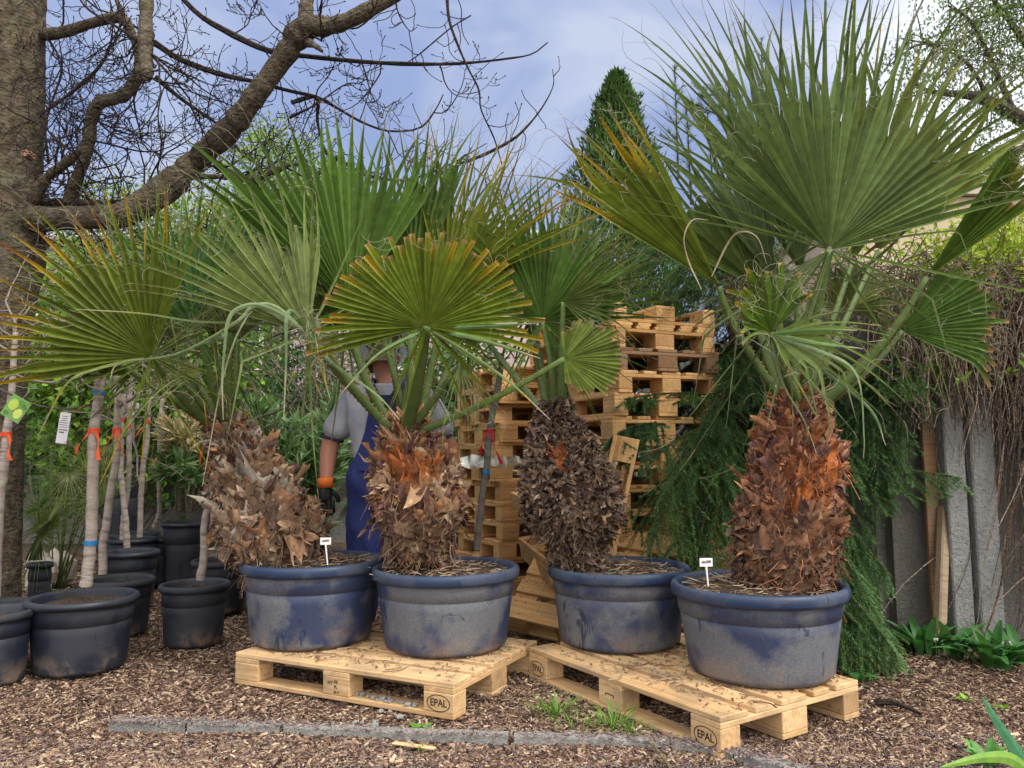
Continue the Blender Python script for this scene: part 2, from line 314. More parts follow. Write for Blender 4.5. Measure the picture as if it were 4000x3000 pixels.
tag(chips(2000,None,.010,.022,PALP,'kerb_litter','loose chips scattered over the concrete kerb',zf=lambda x,d:.024+0*x,area=kerbarea),cat='wood chips')

# ------------------------------------------------------------ pallets (1.2 x 0.8 x 0.144 m), local origin at centre of footprint
def text_mesh(txt,size,ext=.0006):
    cu=bpy.data.curves.new('t','FONT'); cu.body=txt; cu.size=size; cu.extrude=ext; cu.align_x='CENTER'; cu.align_y='CENTER'; cu.offset=size*.012
    o=bpy.data.objects.new('t',cu); C.objects.link(o); bpy.context.view_layer.update()
    me=bpy.data.meshes.new_from_object(o.evaluated_get(bpy.context.evaluated_depsgraph_get())); bpy.data.objects.remove(o); bpy.data.curves.remove(cu); return me
def flatmat(name,c,rough=.8):
    m,t,b=newmat(name); b.inputs['Base Color'].default_value=(*c,1); b.inputs['Roughness'].default_value=rough; return m
M['burn']=flatmat('branded_black',(.03,.018,.012)); M['ink']=flatmat('ink',(.01,.01,.012))
BM={}
def bmesh_for(key,sz):
    if key not in BM:
        mb=MB(); box(mb,(0,0,0),sz,bev=.003)
        if key.startswith('pt'):
            th=np.arange(8)*math.pi/4
            for x in (-.5275,0,.5275):
                for dx in (-.035,.03):
                    for dy in (-.28,.28): mb.add(np.stack([x+dx+.0045*np.cos(th),dy*sz[1]+.0045*np.sin(th),np.full(8,sz[2]/2+.0006)],-1),[list(range(8))],(.1,.1,.1),1)
        o=mb.build(key,[M['wood'],M['burn']]); BM[key]=o.data; bpy.data.objects.remove(o)
    return BM[key]
def oval_text(parent,loc,rotz,txt='EPAL',sc=1.):
    me=text_mesh(txt,.040*sc); me.name='lettering'; me.materials.append(M['burn'])
    o=bpy.data.objects.new('brand_lettering',me); C.objects.link(o); o.parent=parent; o.location=loc; o.rotation_euler=(math.pi/2,0,rotz); o.scale=(.92,1,1)
    mb=MB(); th=np.linspace(0,2*math.pi,49)[:-1]; a,b=.056*sc,.034*sc
    for q in (1.,):
        v=[]
        for k in th:
            for rr in (1.,.93): v.append((a*math.cos(k)*rr,0,b*math.sin(k)*(rr if rr==1 else .90)))
        v=np.array(v); i=np.arange(48)*2; j=(i+2)%96; mb.add(v,np.stack([i,j,j+1,i+1],-1))
    r=mb.build('brand_ring',M['burn']); r.parent=parent; r.location=(loc[0],loc[1]-.0005*math.cos(rotz),loc[2]); r.rotation_euler=(0,0,rotz)
def make_pallet(label,group,mat=None,marks=None,name='pallet',detail=True):
    root=thing(name,(0,0,0),label,'pallet',group)
    def part(nm,key,sz,loc,rz=0):
        me=bmesh_for(key,sz)
        if mat: 
            if (key,mat.name) not in BM: m2=me.copy(); m2.materials[0]=mat; BM[(key,mat.name)]=m2
            me=BM[(key,mat.name)]
        o=bpy.data.objects.new(nm,me); C.objects.link(o); o.parent=root; o.location=loc; o.rotation_euler=(0,0,rz); return o
    e=.0004
    for y,wd in ((-.3275,.145),(-.165,.1),(0,.145),(.165,.1),(.3275,.145)): part('top_board','pt%d'%(wd*1000),(1.2,wd,.022-e),(0,y,.133),0)
    for x in (-.5275,0,.5275): part('cross_board','pc',(.8,.145,.022-e),(x,0,.111),math.pi/2)
    for x in (-.5275,0,.5275):
        for y,wd in ((-.35,.1),(0,.145),(.35,.1)):
            b=part('block','pb%d'%(wd*1000),(.145,wd,.078-e),(x,y,.061),0)
            if marks and y<0:
                k=marks.get(round(x,1) if x else 0)
                if k=='oval': oval_text(b,(0,-.0508,-.002),0)
                elif k=='stamp':
                    for r_,(tx,s_,dx,dz) in enumerate((('HT',.022,-.03,.012),('DE',.018,0,.018),('PL',.018,0,-.004),('00-11',.013,.005,-.026))):
                        me=text_mesh(tx,s_); me.materials.append(M['burn']); o=bpy.data.objects.new('stamp_mark',me); C.objects.link(o); o.parent=b; o.location=(dx,-.0508,dz); o.rotation_euler=(math.pi/2,0,0)
                elif k=='staple':
                    mb=MB()
                    for q in ((.0,.012,.05,.003),(-.025,.008,.003,.01),(.025,.006,.003,.012)): box(mb,(q[0],-.0512,q[1]),(q[2],.002,q[3]))
                    o=mb.build('staple',M['burn']); o.parent=b
    for y,wd in ((-.35,.1),(0,.145),(.35,.1)): part('bottom_board','pt%d'%(wd*1000),(1.2,wd,.022-e),(0,y,.011),0)
    return root
def copy_tree(o,parent=None):
    c=o.copy(); C.objects.link(c); c.parent=parent
    for ch in o.children: copy_tree(ch,c)
    return c
def place(o,corner,yaw,z=0,L=1.2,Wd=.8,cl=1,rot=None):
    """corner: world xy of the (+x,-y) corner"""
    c,s=math.cos(yaw),math.sin(yaw); lx,ly=-L/2,Wd/2
    o.location=(corner[0]+lx*c-ly*s,corner[1]+lx*s+ly*c,z); o.rotation_euler=(0,0,yaw)
pal2=make_pallet('pale wooden pallet carrying the two right palms with oval marks on both corner blocks','pallets carrying the potted palms',marks={.5:'oval',-.5:'oval',0:'staple'})
place(pal2,(.7167,2.7731),-1.0013)
pal1=make_pallet('pale wooden pallet under the two left palms with grey pebbles on its lower board','pallets carrying the potted palms',marks={.5:'oval',0:'stamp'})
place(pal1,(-.2442,3.1932),-.4649)
# stacks
proto=make_pallet('x','x',mat=M['woodwarm'])
pold=make_pallet('x','x',mat=M['woodold'])
first={'p':True,'o':True}
def newp(kind):
    src=proto if kind=='p' else pold
    if first[kind]: first[kind]=False; return src
    return copy_tree(src)
def stack(n,cx,cy,yaw,desc,group,jit=.03,flip=(),old=(),z0=0.):
    lab=[]
    for k in range(n):        # k from top
        if k<min(7,(n+1)//2): lab.append(['topmost','second','third','fourth','fifth','sixth','seventh'][k]+(' pallet' if k==0 else ' pallet from the top'))
        else:
            g=n-1-k; lab.append(['bottom','second','third','fourth','fifth','sixth','seventh'][g]+(' pallet' if g==0 else ' pallet from the ground'))
    for k in range(n):
        o=newp('o' if k in old else 'p'); z=z0+(n-1-k)*.1445
        tag(o,('dark brown ' if k in old else 'pale wooden ')+lab[k]+' '+desc,'pallet',group)
        dy=rng.normal(0,.02)
        o.location=(cx+rng.uniform(-jit,jit),cy+rng.uniform(-jit,jit),z+(.144 if k in flip else 0)); o.rotation_euler=(math.pi if k in flip else 0,0,yaw+dy)
def centre(corner,u,lu,v,lv): return corner[0]+u[0]*lu/2+v[0]*lv/2,corner[1]+u[1]*lu/2+v[1]*lv/2
u=nrm((-.40,.92)); v_=nrm((.92,.40)); cB=centre((.64,4.78),u,1.2,v_,.8)
stack(14,*cB,math.atan2(u[1],u[0]),'of the tall stack beside the spruce','pallets in the tall stack beside the spruce',flip=(0,),old=(2,),jit=.02)
v_=nrm((.89,.45)); u=nrm((-.45,.89)); cA=centre((-.10,5.7),v_,1.2,u,.8)
stack(12,*cA,math.atan2(v_[1],v_[0]),'of the lower stack behind the slim grey trunk','pallets in the lower stack behind the slim trunk',jit=.03)
# leaning pallets between the pots and the stacks
def lean(label,loc,rot):
    o=newp('p'); tag(o,label,'pallet','pallets leaning against the stacks'); o.location=tuple(loc); o.rotation_euler=rot; return o
lean('pallet standing on its long edge beside the lower stack, seen almost edge on',(.12,5.0,.40),(D2R(80),D2R(0),D2R(97)))
lean('pallet leaning low with its slats up left of the third palm pot',(.66,4.62,.22),(D2R(40),D2R(6),D2R(-30)))
o_=lean('narrow pallet standing on end behind the third palm trunk',(.595,4.47,.585),(D2R(3),D2R(-77),D2R(-9))); o_.scale=(.95,.62,1)
mb=MB()     # film on stack A
g=np.array([[(-.62+.9*i/19+.02*rng.normal(),5.62+.05*math.sin(i)+.38*(1-i/19)*0+.02*rng.normal(),1.0+(.03 if j==1 else -.02-.03*(j==2))+.012*rng.normal()) for j in range(3)] for i in range(20)])
i=np.arange(19)[:,None]*3+np.arange(2)[None]; mb.add(g.reshape(-1,3)*[.62,1,1]+[.02,-.03,.02],np.stack([i,i+3,i+4,i+1],-1).reshape(-1,4))
tag(mb.build('plastic_film',M['film'],smooth=True),'torn clear plastic film hanging out of the lower pallet stack','plastic film')

# ------------------------------------------------------------ walls, buildings
def wall(pts,h,th,name,label,mat,z0=-.1,ends=True):
    mb=MB()
    for (a,b) in zip(pts[:-1],pts[1:]):
        a=np.array(a);b=np.array(b); L=np.linalg.norm(b-a); ang=math.atan2(*(b-a)[::-1]); Mx=Matrix.Translation((*((a+b)/2),z0+h/2))@Matrix.Rotation(ang,4,'Z'); box(mb,(0,0,0),(L-.002,th,h),M=Mx)
    return mb
mb=wall([(4.3,4.42),(2.2,4.56)],2.1,.1,'','',None); mb2=wall([(2.2,4.57),(1.95,6.2),(1.3,7.4)],2.1,.1,'','',None)
tag(mb.build('concrete_wall',M['concrete']),'rough grey concrete wall at right under the dead creeper','wall')
mb2=wall([(2.2,4.62),(1.95,6.2),(1.3,7.6)],2.1,.1,'','',None); tag(mb2.build('concrete_wall',M['concrete']),'pale concrete wall receding behind the spruce and tall pallet stack','wall')
mb=wall([(1.2,9.8),(-8,10.1)],2.05,.12,'','',None); 
tag(mb.build('block_wall',M['concrete']),'dark grey block wall at the back behind the worker and shrubs','wall')
for k,(a,b,lb) in enumerate(((3700,3790,'grey concrete fence post beside the leaning plank'),(3796,3900,'grey concrete fence post under the creeper stems'))):
    p=G(a,2520); q=G(b,2524); mb=MB(); ww=q[0]-p[0]; box(mb,(0,0,.95),(ww,.09,2.1),bev=.008)
    tag(mb.build('fence_post',M['post'],org=None),lb,'post'); o=C.objects[-1]; o.location=((p[0]+q[0])/2,4.30-.02*k,0)
mb=MB(); box(mb,(0,0,.75),(.13,.03,1.6),bev=.003); o=tag(mb.build('plank',M['woodold']),'brown upright plank standing against the concrete wall','plank'); o.location=(G(3655,2500)[0],4.37,0)
mb=MB(); box(mb,(0,0,.38),(.055,.05,.8),bev=.008); o=tag(mb.build('stake',M['woodgrey']),'weathered grey stake leaning against the brown plank','stake'); p=G(3610,2520); o.location=(p[0],4.2,0); o.rotation_euler=(D2R(-6),D2R(13),.3)
def building(name,label,x0,x1,y,depth,h,mat,roofh,over,mb_extra=None):
    r=thing(name,((x0+x1)/2,y,0),label,'building'); mb=MB(); box(mb,((x0+x1)/2,y+depth/2,h/2),(x1-x0,depth,h)); mb.build('wall',M[mat],r)
    mb=MB(); a=over; xs=(x0-a,x1+a); ym=y+depth/2
    v=[(xs[0],y-a,h+.02),(xs[1],y-a,h+.02),(xs[1],y+depth+a,h+.02),(xs[0],y+depth+a,h+.02),(xs[0],ym,h+roofh),(xs[1],ym,h+roofh),(xs[0],y-a,h+.16),(xs[1],y-a,h+.16),(xs[1],y+depth+a,h+.16),(xs[0],y+depth+a,h+.16)]
    mb.add(v,[(0,1,7,6),(6,7,5,4),(8,9,4,5),(3,2,1,0),(2,3,9,8)]); mb.add(v,[(0,6,4),(1,5,7),(2,8,5),(3,4,9),(0,4,3),(1,2,5)]); rf=mb.build('roof',M['roof'],r)
    mb=MB(); tube(mb,[(xs[0],y-a-.07,h+.1),(xs[1],y-a-.07,h+.1)],.07,8,(.45,.46,.47)); mb.build('gutter',M['plain'],rf); return r
b=building('house','pink rendered house behind the back wall and bare tree',-14,1.2,16,7,5.55,'pink',1.2,.35)
for wx in (-9.5,-5.9,-2.6):
    f=MB(); 
    for q in ((wx,16,4.1,1.3,.08),(wx,16,2.9,1.3,.08)): box(f,(q[0],15.96,q[2]),(q[3],.1,q[4]),(.7,.7,.68))
    for s in (-.65,0,.65): box(f,(wx+s,15.955,3.5),(.07,.1,1.18),(.7,.7,.68))
    fo=f.build('window_frame',M['plain'],b); g=MB(); box(g,(wx,15.985,3.5),(1.3,.04,1.15),(.06,.08,.10)); g.build('pane',M['plain'],fo)
r=thing('house',(7,9.6,0),'flat roofed beige building behind the creeper wall at right','building'); mb=MB(); box(mb,(8.2,11.6,2.16),(7.6,4,4.32)); mb.build('wall',M['beige'],r)
mb=MB(); box(mb,(8.2,11.6,4.37),(7.8,4.2,.08),(.42,.38,.32)); mb.build('roof',M['plain'],r)

# ------------------------------------------------------------ potted palms
def soil_disc(mb,c,r,z,amp=.02,mound=.03):
    n=14; k=40; v=[(c[0],c[1],z+mound)]
    for i in range(1,n+1):
        for j in range(k):
            a=j*2*math.pi/k; rr=r*i/n; v.append((c[0]+rr*math.cos(a),c[1]+rr*math.sin(a),z+mound*(1-(i/n)**2)+(amp*rng.uniform(-1,1) if i<n else 0)))
    f3=[(0,1+j,1+(j+1)%k) for j in range(k)]; f4=[(1+(i-1)*k+j,1+i*k+j,1+i*k+(j+1)%k,1+(i-1)*k+(j+1)%k) for i in range(1,n) for j in range(k)]
    mb.add(v,f3); b=mb.n-len(v); mb.F.append((np.array(f4)+b,0))
def pot(root,x,y,z,Rr,Rb,H,mats=('pot','rim'),rimh=.05,soil=.05,litter=True):
    mb=MB(); k=(Rr-.02-Rb)/H
    prof=[(0,.004),(Rb-.02,.004),(Rb,.02)]+[(Rb+k*h,h) for h in np.linspace(.03,H*.66,6)]+[(Rb+k*H*.665-.003,H*.668),(Rb+k*H*.672+.0035,H*.675),(Rb+k*H*.8+.004,H*.8),(Rr-.022,H-rimh),(Rr-.03,H-.01),(Rr-.035,H-.08)]
    prof[-2]=(Rr-.028,H-.012)
    lathe(mb,prof,64); o=mb.build('pot',M[mats[0]],None,org=(0,0,0),smooth=True); o.parent=root; rl=root.location; o.location=(x-rl[0],y-rl[1],z-rl[2])
    mb=MB(); a=[(Rr-.024,H-rimh-.001),(Rr-.008,H-rimh-.004),(Rr-.001,H-rimh+.010),(Rr,H-.018),(Rr-.005,H-.005),(Rr-.014,H),(Rr-.026,H-.003),(Rr-.034,H-.016),(Rr-.04,H-.10)]
    lathe(mb,a,64); ri=mb.build('rim',M[mats[1]],None,org=(0,0,0),smooth=True); ri.parent=o
    mb=MB(); soil_disc(mb,(0,0),Rr-.037,H-soil,.012,.02 if not litter else .045); s_=mb.build('soil',M['soil'],None,org=(0,0,0)); s_.parent=o
    if litter:
        mb=MB()
        for q in range(330):
            a=rng.uniform(0,6.28); rr=(Rr-.04)*math.sqrt(rng.random()); L=rng.uniform(.02,.08); b=rng.uniform(0,6.28); zz=H-soil+.045*(1-(rr/Rr)**2)+rng.uniform(0,.02)
            t=np.linspace(0,1,5)[:,None]; p0=np.array([rr*math.cos(a),rr*math.sin(a),zz]); dd=np.array([math.cos(b),math.sin(b),rng.uniform(-.15,.25)])
            c=p0+t*dd*L+np.sin(t*3.1)*np.array([-dd[1],dd[0],rng.uniform(0,.6)])*L*rng.uniform(-.4,.4)
            tube(mb,c,rng.uniform(.0010,.0022),3,vary([(.33,.25,.17),(.22,.15,.10),(.10,.065,.05),(.40,.32,.23)][int(rng.integers(4))],1)[0],cap=False)
        l=mb.build('root_litter',M['fibre'],None,org=(0,0,0)); l.parent=o
    return o
PAL_T={1:[(.25,.16,.10),(.16,.10,.07),(.29,.21,.15),(.12,.075,.06),(.27,.14,.075),(.30,.26,.22)],2:[(.36,.23,.14),(.24,.14,.09),(.30,.15,.075),(.16,.09,.07),(.42,.30,.2),(.14,.075,.065)],
       3:[(.16,.11,.09),(.21,.15,.115),(.09,.062,.055),(.26,.19,.145),(.28,.19,.12),(.17,.115,.105)],4:[(.34,.15,.08),(.26,.115,.065),(.17,.09,.075),(.38,.20,.12),(.13,.07,.06),(.31,.12,.05)]}
def trunk(root,prof,d,style,orange=(),nfl=900,seed=1):
    """prof: (px,py,rpx) up the trunk (top first) at distance d"""
    global rng
    keep=rng; rng=np.random.default_rng(seed)
    pts=np.array([P(a,b,d) for a,b,_ in prof])[::-1]; rr=np.array([c/FPX*d for _,_,c in prof])[::-1]*.93-.012
    m=70; cl=spline(pts,m); rad=spline(np.stack([rr,rr,rr],-1),m)[:,0]
    mb=MB(); K=40; th=np.arange(K)*2*math.pi/K
    pal=np.array(PAL_T[style])
    def onum(u,phi):
        s=0*phi+0*u
        for (ou,op,su,sp) in orange:
            dp=(phi-op+math.pi)%(2*math.pi)-math.pi; s=np.maximum(s,np.exp(-((u-ou)/su)**2-(dp/sp)**2))
        return s
    # core
    tt=np.linspace(0,1,m); nn=rng.normal(0,1,(m,K)); nn=(nn+np.roll(nn,1,0)+np.roll(nn,1,1)+np.roll(nn,-1,0)+np.roll(nn,-1,1))/5
    R=rad[:,None]*(.9+.055*nn); v=cl[:,None]+np.stack([R*np.cos(th),R*np.sin(th),0*R],-1)
    og=onum(tt[:,None],th[None]); col=np.array([.09,.05,.035])*(1-og[...,None])+np.array([.27,.09,.03])*og[...,None]
    i=np.arange(m-1)[:,None]*K; j=np.arange(K)[None]; k=(j+1)%K
    mb.add(v.reshape(-1,3),np.stack([i+j,i+k,i+K+k,i+K+j],-1).reshape(-1,4),np.clip(col.reshape(-1,3)*(1+.3*rng.normal(size=(m*K,1))),0.01,1)); mb.F.append((np.array([list(range(K))])+mb.n-K,0))
    def frame(u,phi):
        x=u*(m-1); i=int(min(x,m-2)); f=x-i; c=cl[i]*(1-f)+cl[i+1]*f; r=rad[i]*(1-f)+rad[i+1]*f; ax=nrm(cl[min(i+3,m-1)]-cl[max(i-3,0)]); o=np.array([math.cos(phi),math.sin(phi),0]); o=nrm(o-ax*np.dot(o,ax)*.5); return c+o*r,ax,o,np.cross(ax,o),r
    NS=int(nfl*.42)
    for q in range(nfl):
        spiral=q<NS and style!=3
        u=(q+.5)/NS if spiral else rng.random(); phi=(q*2.39996+rng.normal()*.12) if spiral else rng.uniform(0,2*math.pi)
        if spiral: u=min(.985,max(.05,u+rng.normal()*.006))
        og=float(onum(u,phi)); p,ax,o,t,r=frame(u,phi); top=u>.74; c0=pal[rng.integers(len(pal))]
        if og>.42:
            if rng.random()<.25: continue
            L=rng.uniform(.05,.14); W=rng.uniform(.05,.13); tilt=rng.uniform(-.05,.12); c0=(np.array([.38,.125,.04]) if rng.random()<.6 else np.array([.24,.09,.045]))*rng.uniform(.5,1.2); curl=rng.uniform(.0,.5); up=1
        elif spiral:
            L=rng.uniform(.06,.10); W=r*rng.uniform(.45,.8); tilt=rng.uniform(.02,.25) if not top else rng.uniform(.08,.4); curl=rng.uniform(.15,.8); up=1; c0=c0*(1.2 if top else 1.)
            if u<.2: L*=.7; c0=c0*.75
        elif style==3: L=rng.uniform(.03,.08); W=rng.uniform(.02,.055); tilt=rng.uniform(.02,.6); curl=rng.uniform(.5,2.2); up=rng.choice([-1,1,1])
        elif u<.16: L=rng.uniform(.02,.06); W=rng.uniform(.006,.02); tilt=rng.uniform(.1,.7); c0=c0*.8; curl=1.; up=rng.choice([-1,-1,1])
        else: L=rng.uniform(.025,.085); W=rng.uniform(.010,.045); tilt=rng.uniform(.0,.5); curl=rng.uniform(.3,1.8); up=rng.choice([-1,1,1])
        if u<.34 and og<.42: c0=c0*.5+np.array([.07,.05,.035])
        if q>nfl-46 and style!=3 and .22<u<.9 and og<.5: L=rng.uniform(.09,.17); W=rng.uniform(.05,.10); tilt=rng.uniform(.35,.75); curl=rng.uniform(-.2,.5); up=1 if u>.45 else rng.choice([-1,1]); c0=c0*1.05
        a=ax*up+t*rng.normal(0,.35 if style!=3 else .7); a=nrm(a-o*np.dot(a,o)); s=np.cross(a,o)
        nu,nv=5,6; tw=rng.normal(0,.5); bend=rng.normal(0,.3); vs=[];cs=[]
        taper=rng.uniform(.2,.9); jag=rng.uniform(-.42,.22,nv)
        x_=-a*L*.25+o*(-.008+.010*rng.random()); ang=math.pi/2-tilt; pos=p+x_
        for iu in range(nu):
            f=iu/(nu-1); 
            al=tilt+curl*f*f
            dirn=nrm(a*math.cos(al)+o*math.sin(al)+s*bend*f)
            if iu: pos=pos+dirn*L/(nu-1)
            wv=W*(1-(1-taper)*f)*(1+.1*rng.normal()); nn_=nrm(np.cross(s,dirn))
            s2=nrm(s*math.cos(tw*f)+nn_*math.sin(tw*f))
            for iv in range(nv):
                g=iv/(nv-1)-.5; cup=(g*g*4)*W*.35*(1 if up>0 else -.6)
                vs.append(pos+s2*wv*g+nn_*(-cup+.0055*rng.normal())+dirn*(jag[iv]*L*f)); cs.append(c0*(1.+(.35 if iu==nu-1 else 0))*(1+.22*rng.normal()))
        i=np.arange(nu-1)[:,None]*nv+np.arange(nv-1)[None]; mb.add(vs,np.stack([i,i+1,i+nv+1,i+nv],-1).reshape(-1,4),np.clip(cs,.01,1))
    # loose fibres
    for q in range(330):
        u=rng.random()**1.3; phi=rng.uniform(0,6.28); p,ax,o,t,r=frame(u,phi); L=rng.uniform(.03,.11); dd=nrm(-ax*.3+o*.5+t*rng.normal(0,.9)+np.array([0,0,-.3])); tt_=np.linspace(0,1,6)[:,None]
        c=p+o*.005+tt_*dd*L-tt_**2*np.array([0,0,L*.4])+np.sin(tt_*rng.uniform(3,7))*t*L*.12
        tube(mb,c,rng.uniform(.0008,.002),3,np.clip(pal[rng.integers(len(pal))]*rng.uniform(.7,1.35),0,1),cap=False)
    o=mb.build('trunk',M['fibre'],root,smooth=True); rng=keep; return o,cl,rad
GREENS=[(.095,.17,.055),(.075,.15,.06),(.12,.19,.075),(.14,.20,.045)]
def blade(parent,hub,tip,face=(0,-1,0),span=200,nseg=None,split=.5,droop=.12,cup=.15,yel=.3,trim=None,hang=0.,green=0,length=None,sway=.25,threads=50,seed=0,wfac=1.,tipcol=(.20,.16,.12),side_len=.78,low_len=None,col=None,name='leaf_blade',skirt=0,skirt_side=0,skirt_len=.8):
    rg=np.random.default_rng(seed); mb=MB()
    a=tip-hub; R=np.linalg.norm(a); a=a/R; n_=np.array(face,float); n_=nrm(n_-a*np.dot(a,n_)); s=np.cross(a,n_)
    sp=D2R(span); nseg=nseg or max(8,int(span/4.4)); dth=sp/nseg; g0=np.array(col if col is not None else GREENS[green])*np.array([1.22,1.13,1.0]); K=15
    ends=[]
    for i in range(nseg+skirt):
        sk=i>=nseg
        th=-sp/2+dth*(i+.5)
        if sk:
            th=rg.uniform(sp/2,2.95)*(skirt_side or rg.choice([-1,1]))
        q=abs(th)/math.pi
        Ri=R*(1-(1-side_len)*min(1,(q*2.1))**1.6)*(1+.05*rg.normal()); ts=split*(1+.08*rg.normal())
        if sk: ts=.16; Ri=R*skirt_len*rg.uniform(.6,1.1)
        if low_len and abs(th)>1.75: Ri=R*low_len*(1+.12*rg.normal())
        tmax=1.
        if trim is not None and not sk:
            tm=trim(th) if callable(trim) else trim
            tmax=tm*(1+.035*rg.normal()) if tm<1 else 1.
        t=np.linspace(0,1,K)**.85*tmax; t[0]=.012
        u=np.clip((t-ts)/(1-ts),0,1)
        d0=math.cos(th)*a+math.sin(th)*s; e0=-math.sin(th)*a+math.cos(th)*s
        d0=nrm(d0+n_*cup*(abs(math.sin(th))**1.2)+n_*rg.normal()*.01)
        p=hub+d0[None]*(Ri*t)[:,None]
        lat=rg.normal()*sway*.22; nor=rg.normal()*sway*.30; dr=droop*(.5+rg.random())*(1+.8*q)
        p=p+e0*(lat*Ri*u**1.7)[:,None]+n_*(nor*Ri*u**1.6)[:,None]+np.array([0,0,-1.])*(dr*Ri*u**1.8)[:,None]
        hg=rg.random()<(max(hang,.25) if sk else hang)
        if hg:
            tb=rg.uniform(.42,.7); k=t>tb; pb=hub+d0*Ri*tb; p[k]=pb+(nrm(d0*.22+np.array([0,-.08,-1])+e0*rg.normal()*.08))*((t[k]-tb)*Ri)[:,None]*1.0
        w0=(Ri*np.minimum(t,ts)*math.tan(dth/2)*wfac+.0012) if not sk else .0125*np.minimum(t/.35,1)**.8*rg.uniform(.6,1.1)+.001
        wd=w0*np.where(u>0,np.clip(1-u,0.04,1)**.85*(1-.34*np.clip(u*5,0,1)),1.)
        if trim is not None and tmax<.97 and not sk: wd=w0*np.where(u>0,(1-.35*u),1.)
        tw=rg.normal()*(.7 if u.max()>0 else 0)*u[:,None]; dd=nrm(np.gradient(p,axis=0)); e=nrm(e0-dd*(dd@e0)[:,None]); nn=np.cross(e,dd); nn*=np.sign((nn@n_))[:,None]+1e-9
        nn=nrm(nn); e1=e*np.cos(tw)+nn*np.sin(tw); n1=np.cross(dd,e1); n1=np.where((np.sum(n1*nn,1)<0)[:,None],-n1,n1)
        fo=(.72 if trim is None or split<.8 else .5)*wd[:,None]
        v=np.stack([p-e1*wd[:,None]+n1*fo,p-n1*fo,p+e1*wd[:,None]+n1*fo],1)
        br=max(.5,1+.19*rg.normal())*.92; c=np.tile(g0*br,(K,1)); 
        yl=yel*(.45+1.0*rg.random()); al=yl*np.clip((t/max(tmax,1e-3)-.35)/.55,0,1)**1.1
        if trim is not None and tmax<.97 and not sk:
            k=np.clip((t/tmax-.93)/.07,0,1)[:,None]; c=c*(1-k)+np.array([.36,.20,.12])*k
        else:
            k=np.clip((t-.86-.06*rg.random())/.06,0,1)[:,None]; c=c*(1-k)+np.array(tipcol)*k; al=al*(1-k[:,0])
        if hg: c=c*.6+np.array([.22,.26,.16])*.4
        c3=np.repeat(c,3,axis=0).reshape(K,3,3).copy(); c3[:,1]*=1.22; c3[:,0]*=.9; c3[:,2]*=1.02
        a3=np.repeat(al,3).reshape(K,3).copy(); a3[:,0]+=yl*.12; a3[:,2]+=yl*.12
        ii=np.arange(K-1)[:,None]*3+np.arange(2)[None]
        mb.add(v.reshape(-1,3),np.stack([ii,ii+1,ii+4,ii+3],-1).reshape(-1,4),np.hstack([c3.reshape(-1,3),a3.reshape(-1,1)]))
        if tmax>.97 and not hg:      # whip-like dry end
            L=Ri*rg.uniform(.04,.13); tt=np.linspace(0,1,5)[:,None]; dn=dd[-1]; cv=p[-1]+dn*tt*L+(e0*rg.normal()*.5+n_*rg.normal()*.3+np.array([0,0,-.5*rg.random()]))*tt**2*L; tube(mb,cv,np.linspace(.0014,.0005,5),3,(.22,.18,.13),cap=False)
        if u.max()>0: ends.append((v[:,0],ts,t))
    for q in range(threads):
        if not ends: break
        vv,ts,t=ends[rg.integers(len(ends))]; tt=rg.uniform(min(ts,.9),min(.97,ts+.45)); k=int(np.clip(np.searchsorted(t,tt),1,K-1)); p0=vv[k]; L=rg.uniform(.05,.22); m_=9; dv=nrm(rg.normal(size=3)+np.array([0,-.3,.1])); pts=[p0]
        rot=rg.normal(size=3)*.9
        for z in range(m_):
            dv=nrm(dv+np.cross(rot,dv)*.35+np.array([0,0,-.10])+rg.normal(size=3)*.12); pts.append(pts[-1]+dv*L/m_)
        tube(mb,pts,np.linspace(.00085,.0006,m_+1),3,(.40,.37,.27),cap=False)
    return mb.build(name,M['blade'],parent,smooth=False)
def petiole(parent,a,b,bend=(0,0,0),w0=.021,w1=.012,col=(.12,.19,.055),thorns=True,seed=0,face=(0,-1,0),name='leaf_stalk'):
    rg=np.random.default_rng(seed+99); mb=MB(); n=22; t=np.linspace(0,1,n)[:,None]; c=(a+b)/2+np.array(bend); p=(1-t)**2*a+2*t*(1-t)*c+t*t*b
    dd=nrm(np.gradient(p,axis=0)); sd=nrm(np.cross(dd[0],np.array(face,float))); r=np.linspace(w0,w1,n)
    cc=np.linspace(0,1,n)[:,None]; col_=np.array(col)*(1-.15*np.cos(cc*3)); col_=col_*(.9+.1*cc)
    tube(mb,p,r,8,np.hstack([col_,np.full((n,1),.12)]),flat=.38,side=sd)
    if thorns:
        L=np.linalg.norm(b-a); k=int(L/.022)
        for i in range(k):
            f=(i+rg.random()*.5)/k; q=f*(n-1); j=int(q); fr=q-j
            if j>=n-1 or f>.9: continue
            pp=p[j]*(1-fr)+p[j+1]*fr; e=nrm(np.cross(dd[j],np.array(face,float))); ww=r[j]*.96
            for sg in (-1,1):
                h=rg.uniform(.006,.012)*(1-.5*f); o=pp+e*sg*ww; v=[o-dd[j]*.005-np.array([0,.003,0]),o+dd[j]*.005,o-dd[j]*.005+np.array([0,.003,0]),o+e*sg*h-dd[j]*h*.5]
                mb.add(v,[(0,1,3),(1,2,3),(2,0,3)],(.40,.16,.03))
    return mb.build(name,M['blade'],parent,smooth=True)
def frond(root,crown,hub,tip,bend=(0,0,0),w0=.021,w1=.012,seed=0,thorns=True,pcol=(.12,.19,.055),**k):
    b=blade(root,hub,tip,seed=seed,**k); st=petiole(root,crown,hub,bend,w0,w1,pcol,thorns,seed); 
    st.parent=b; return b
GRP='potted fan palms on the pallets'
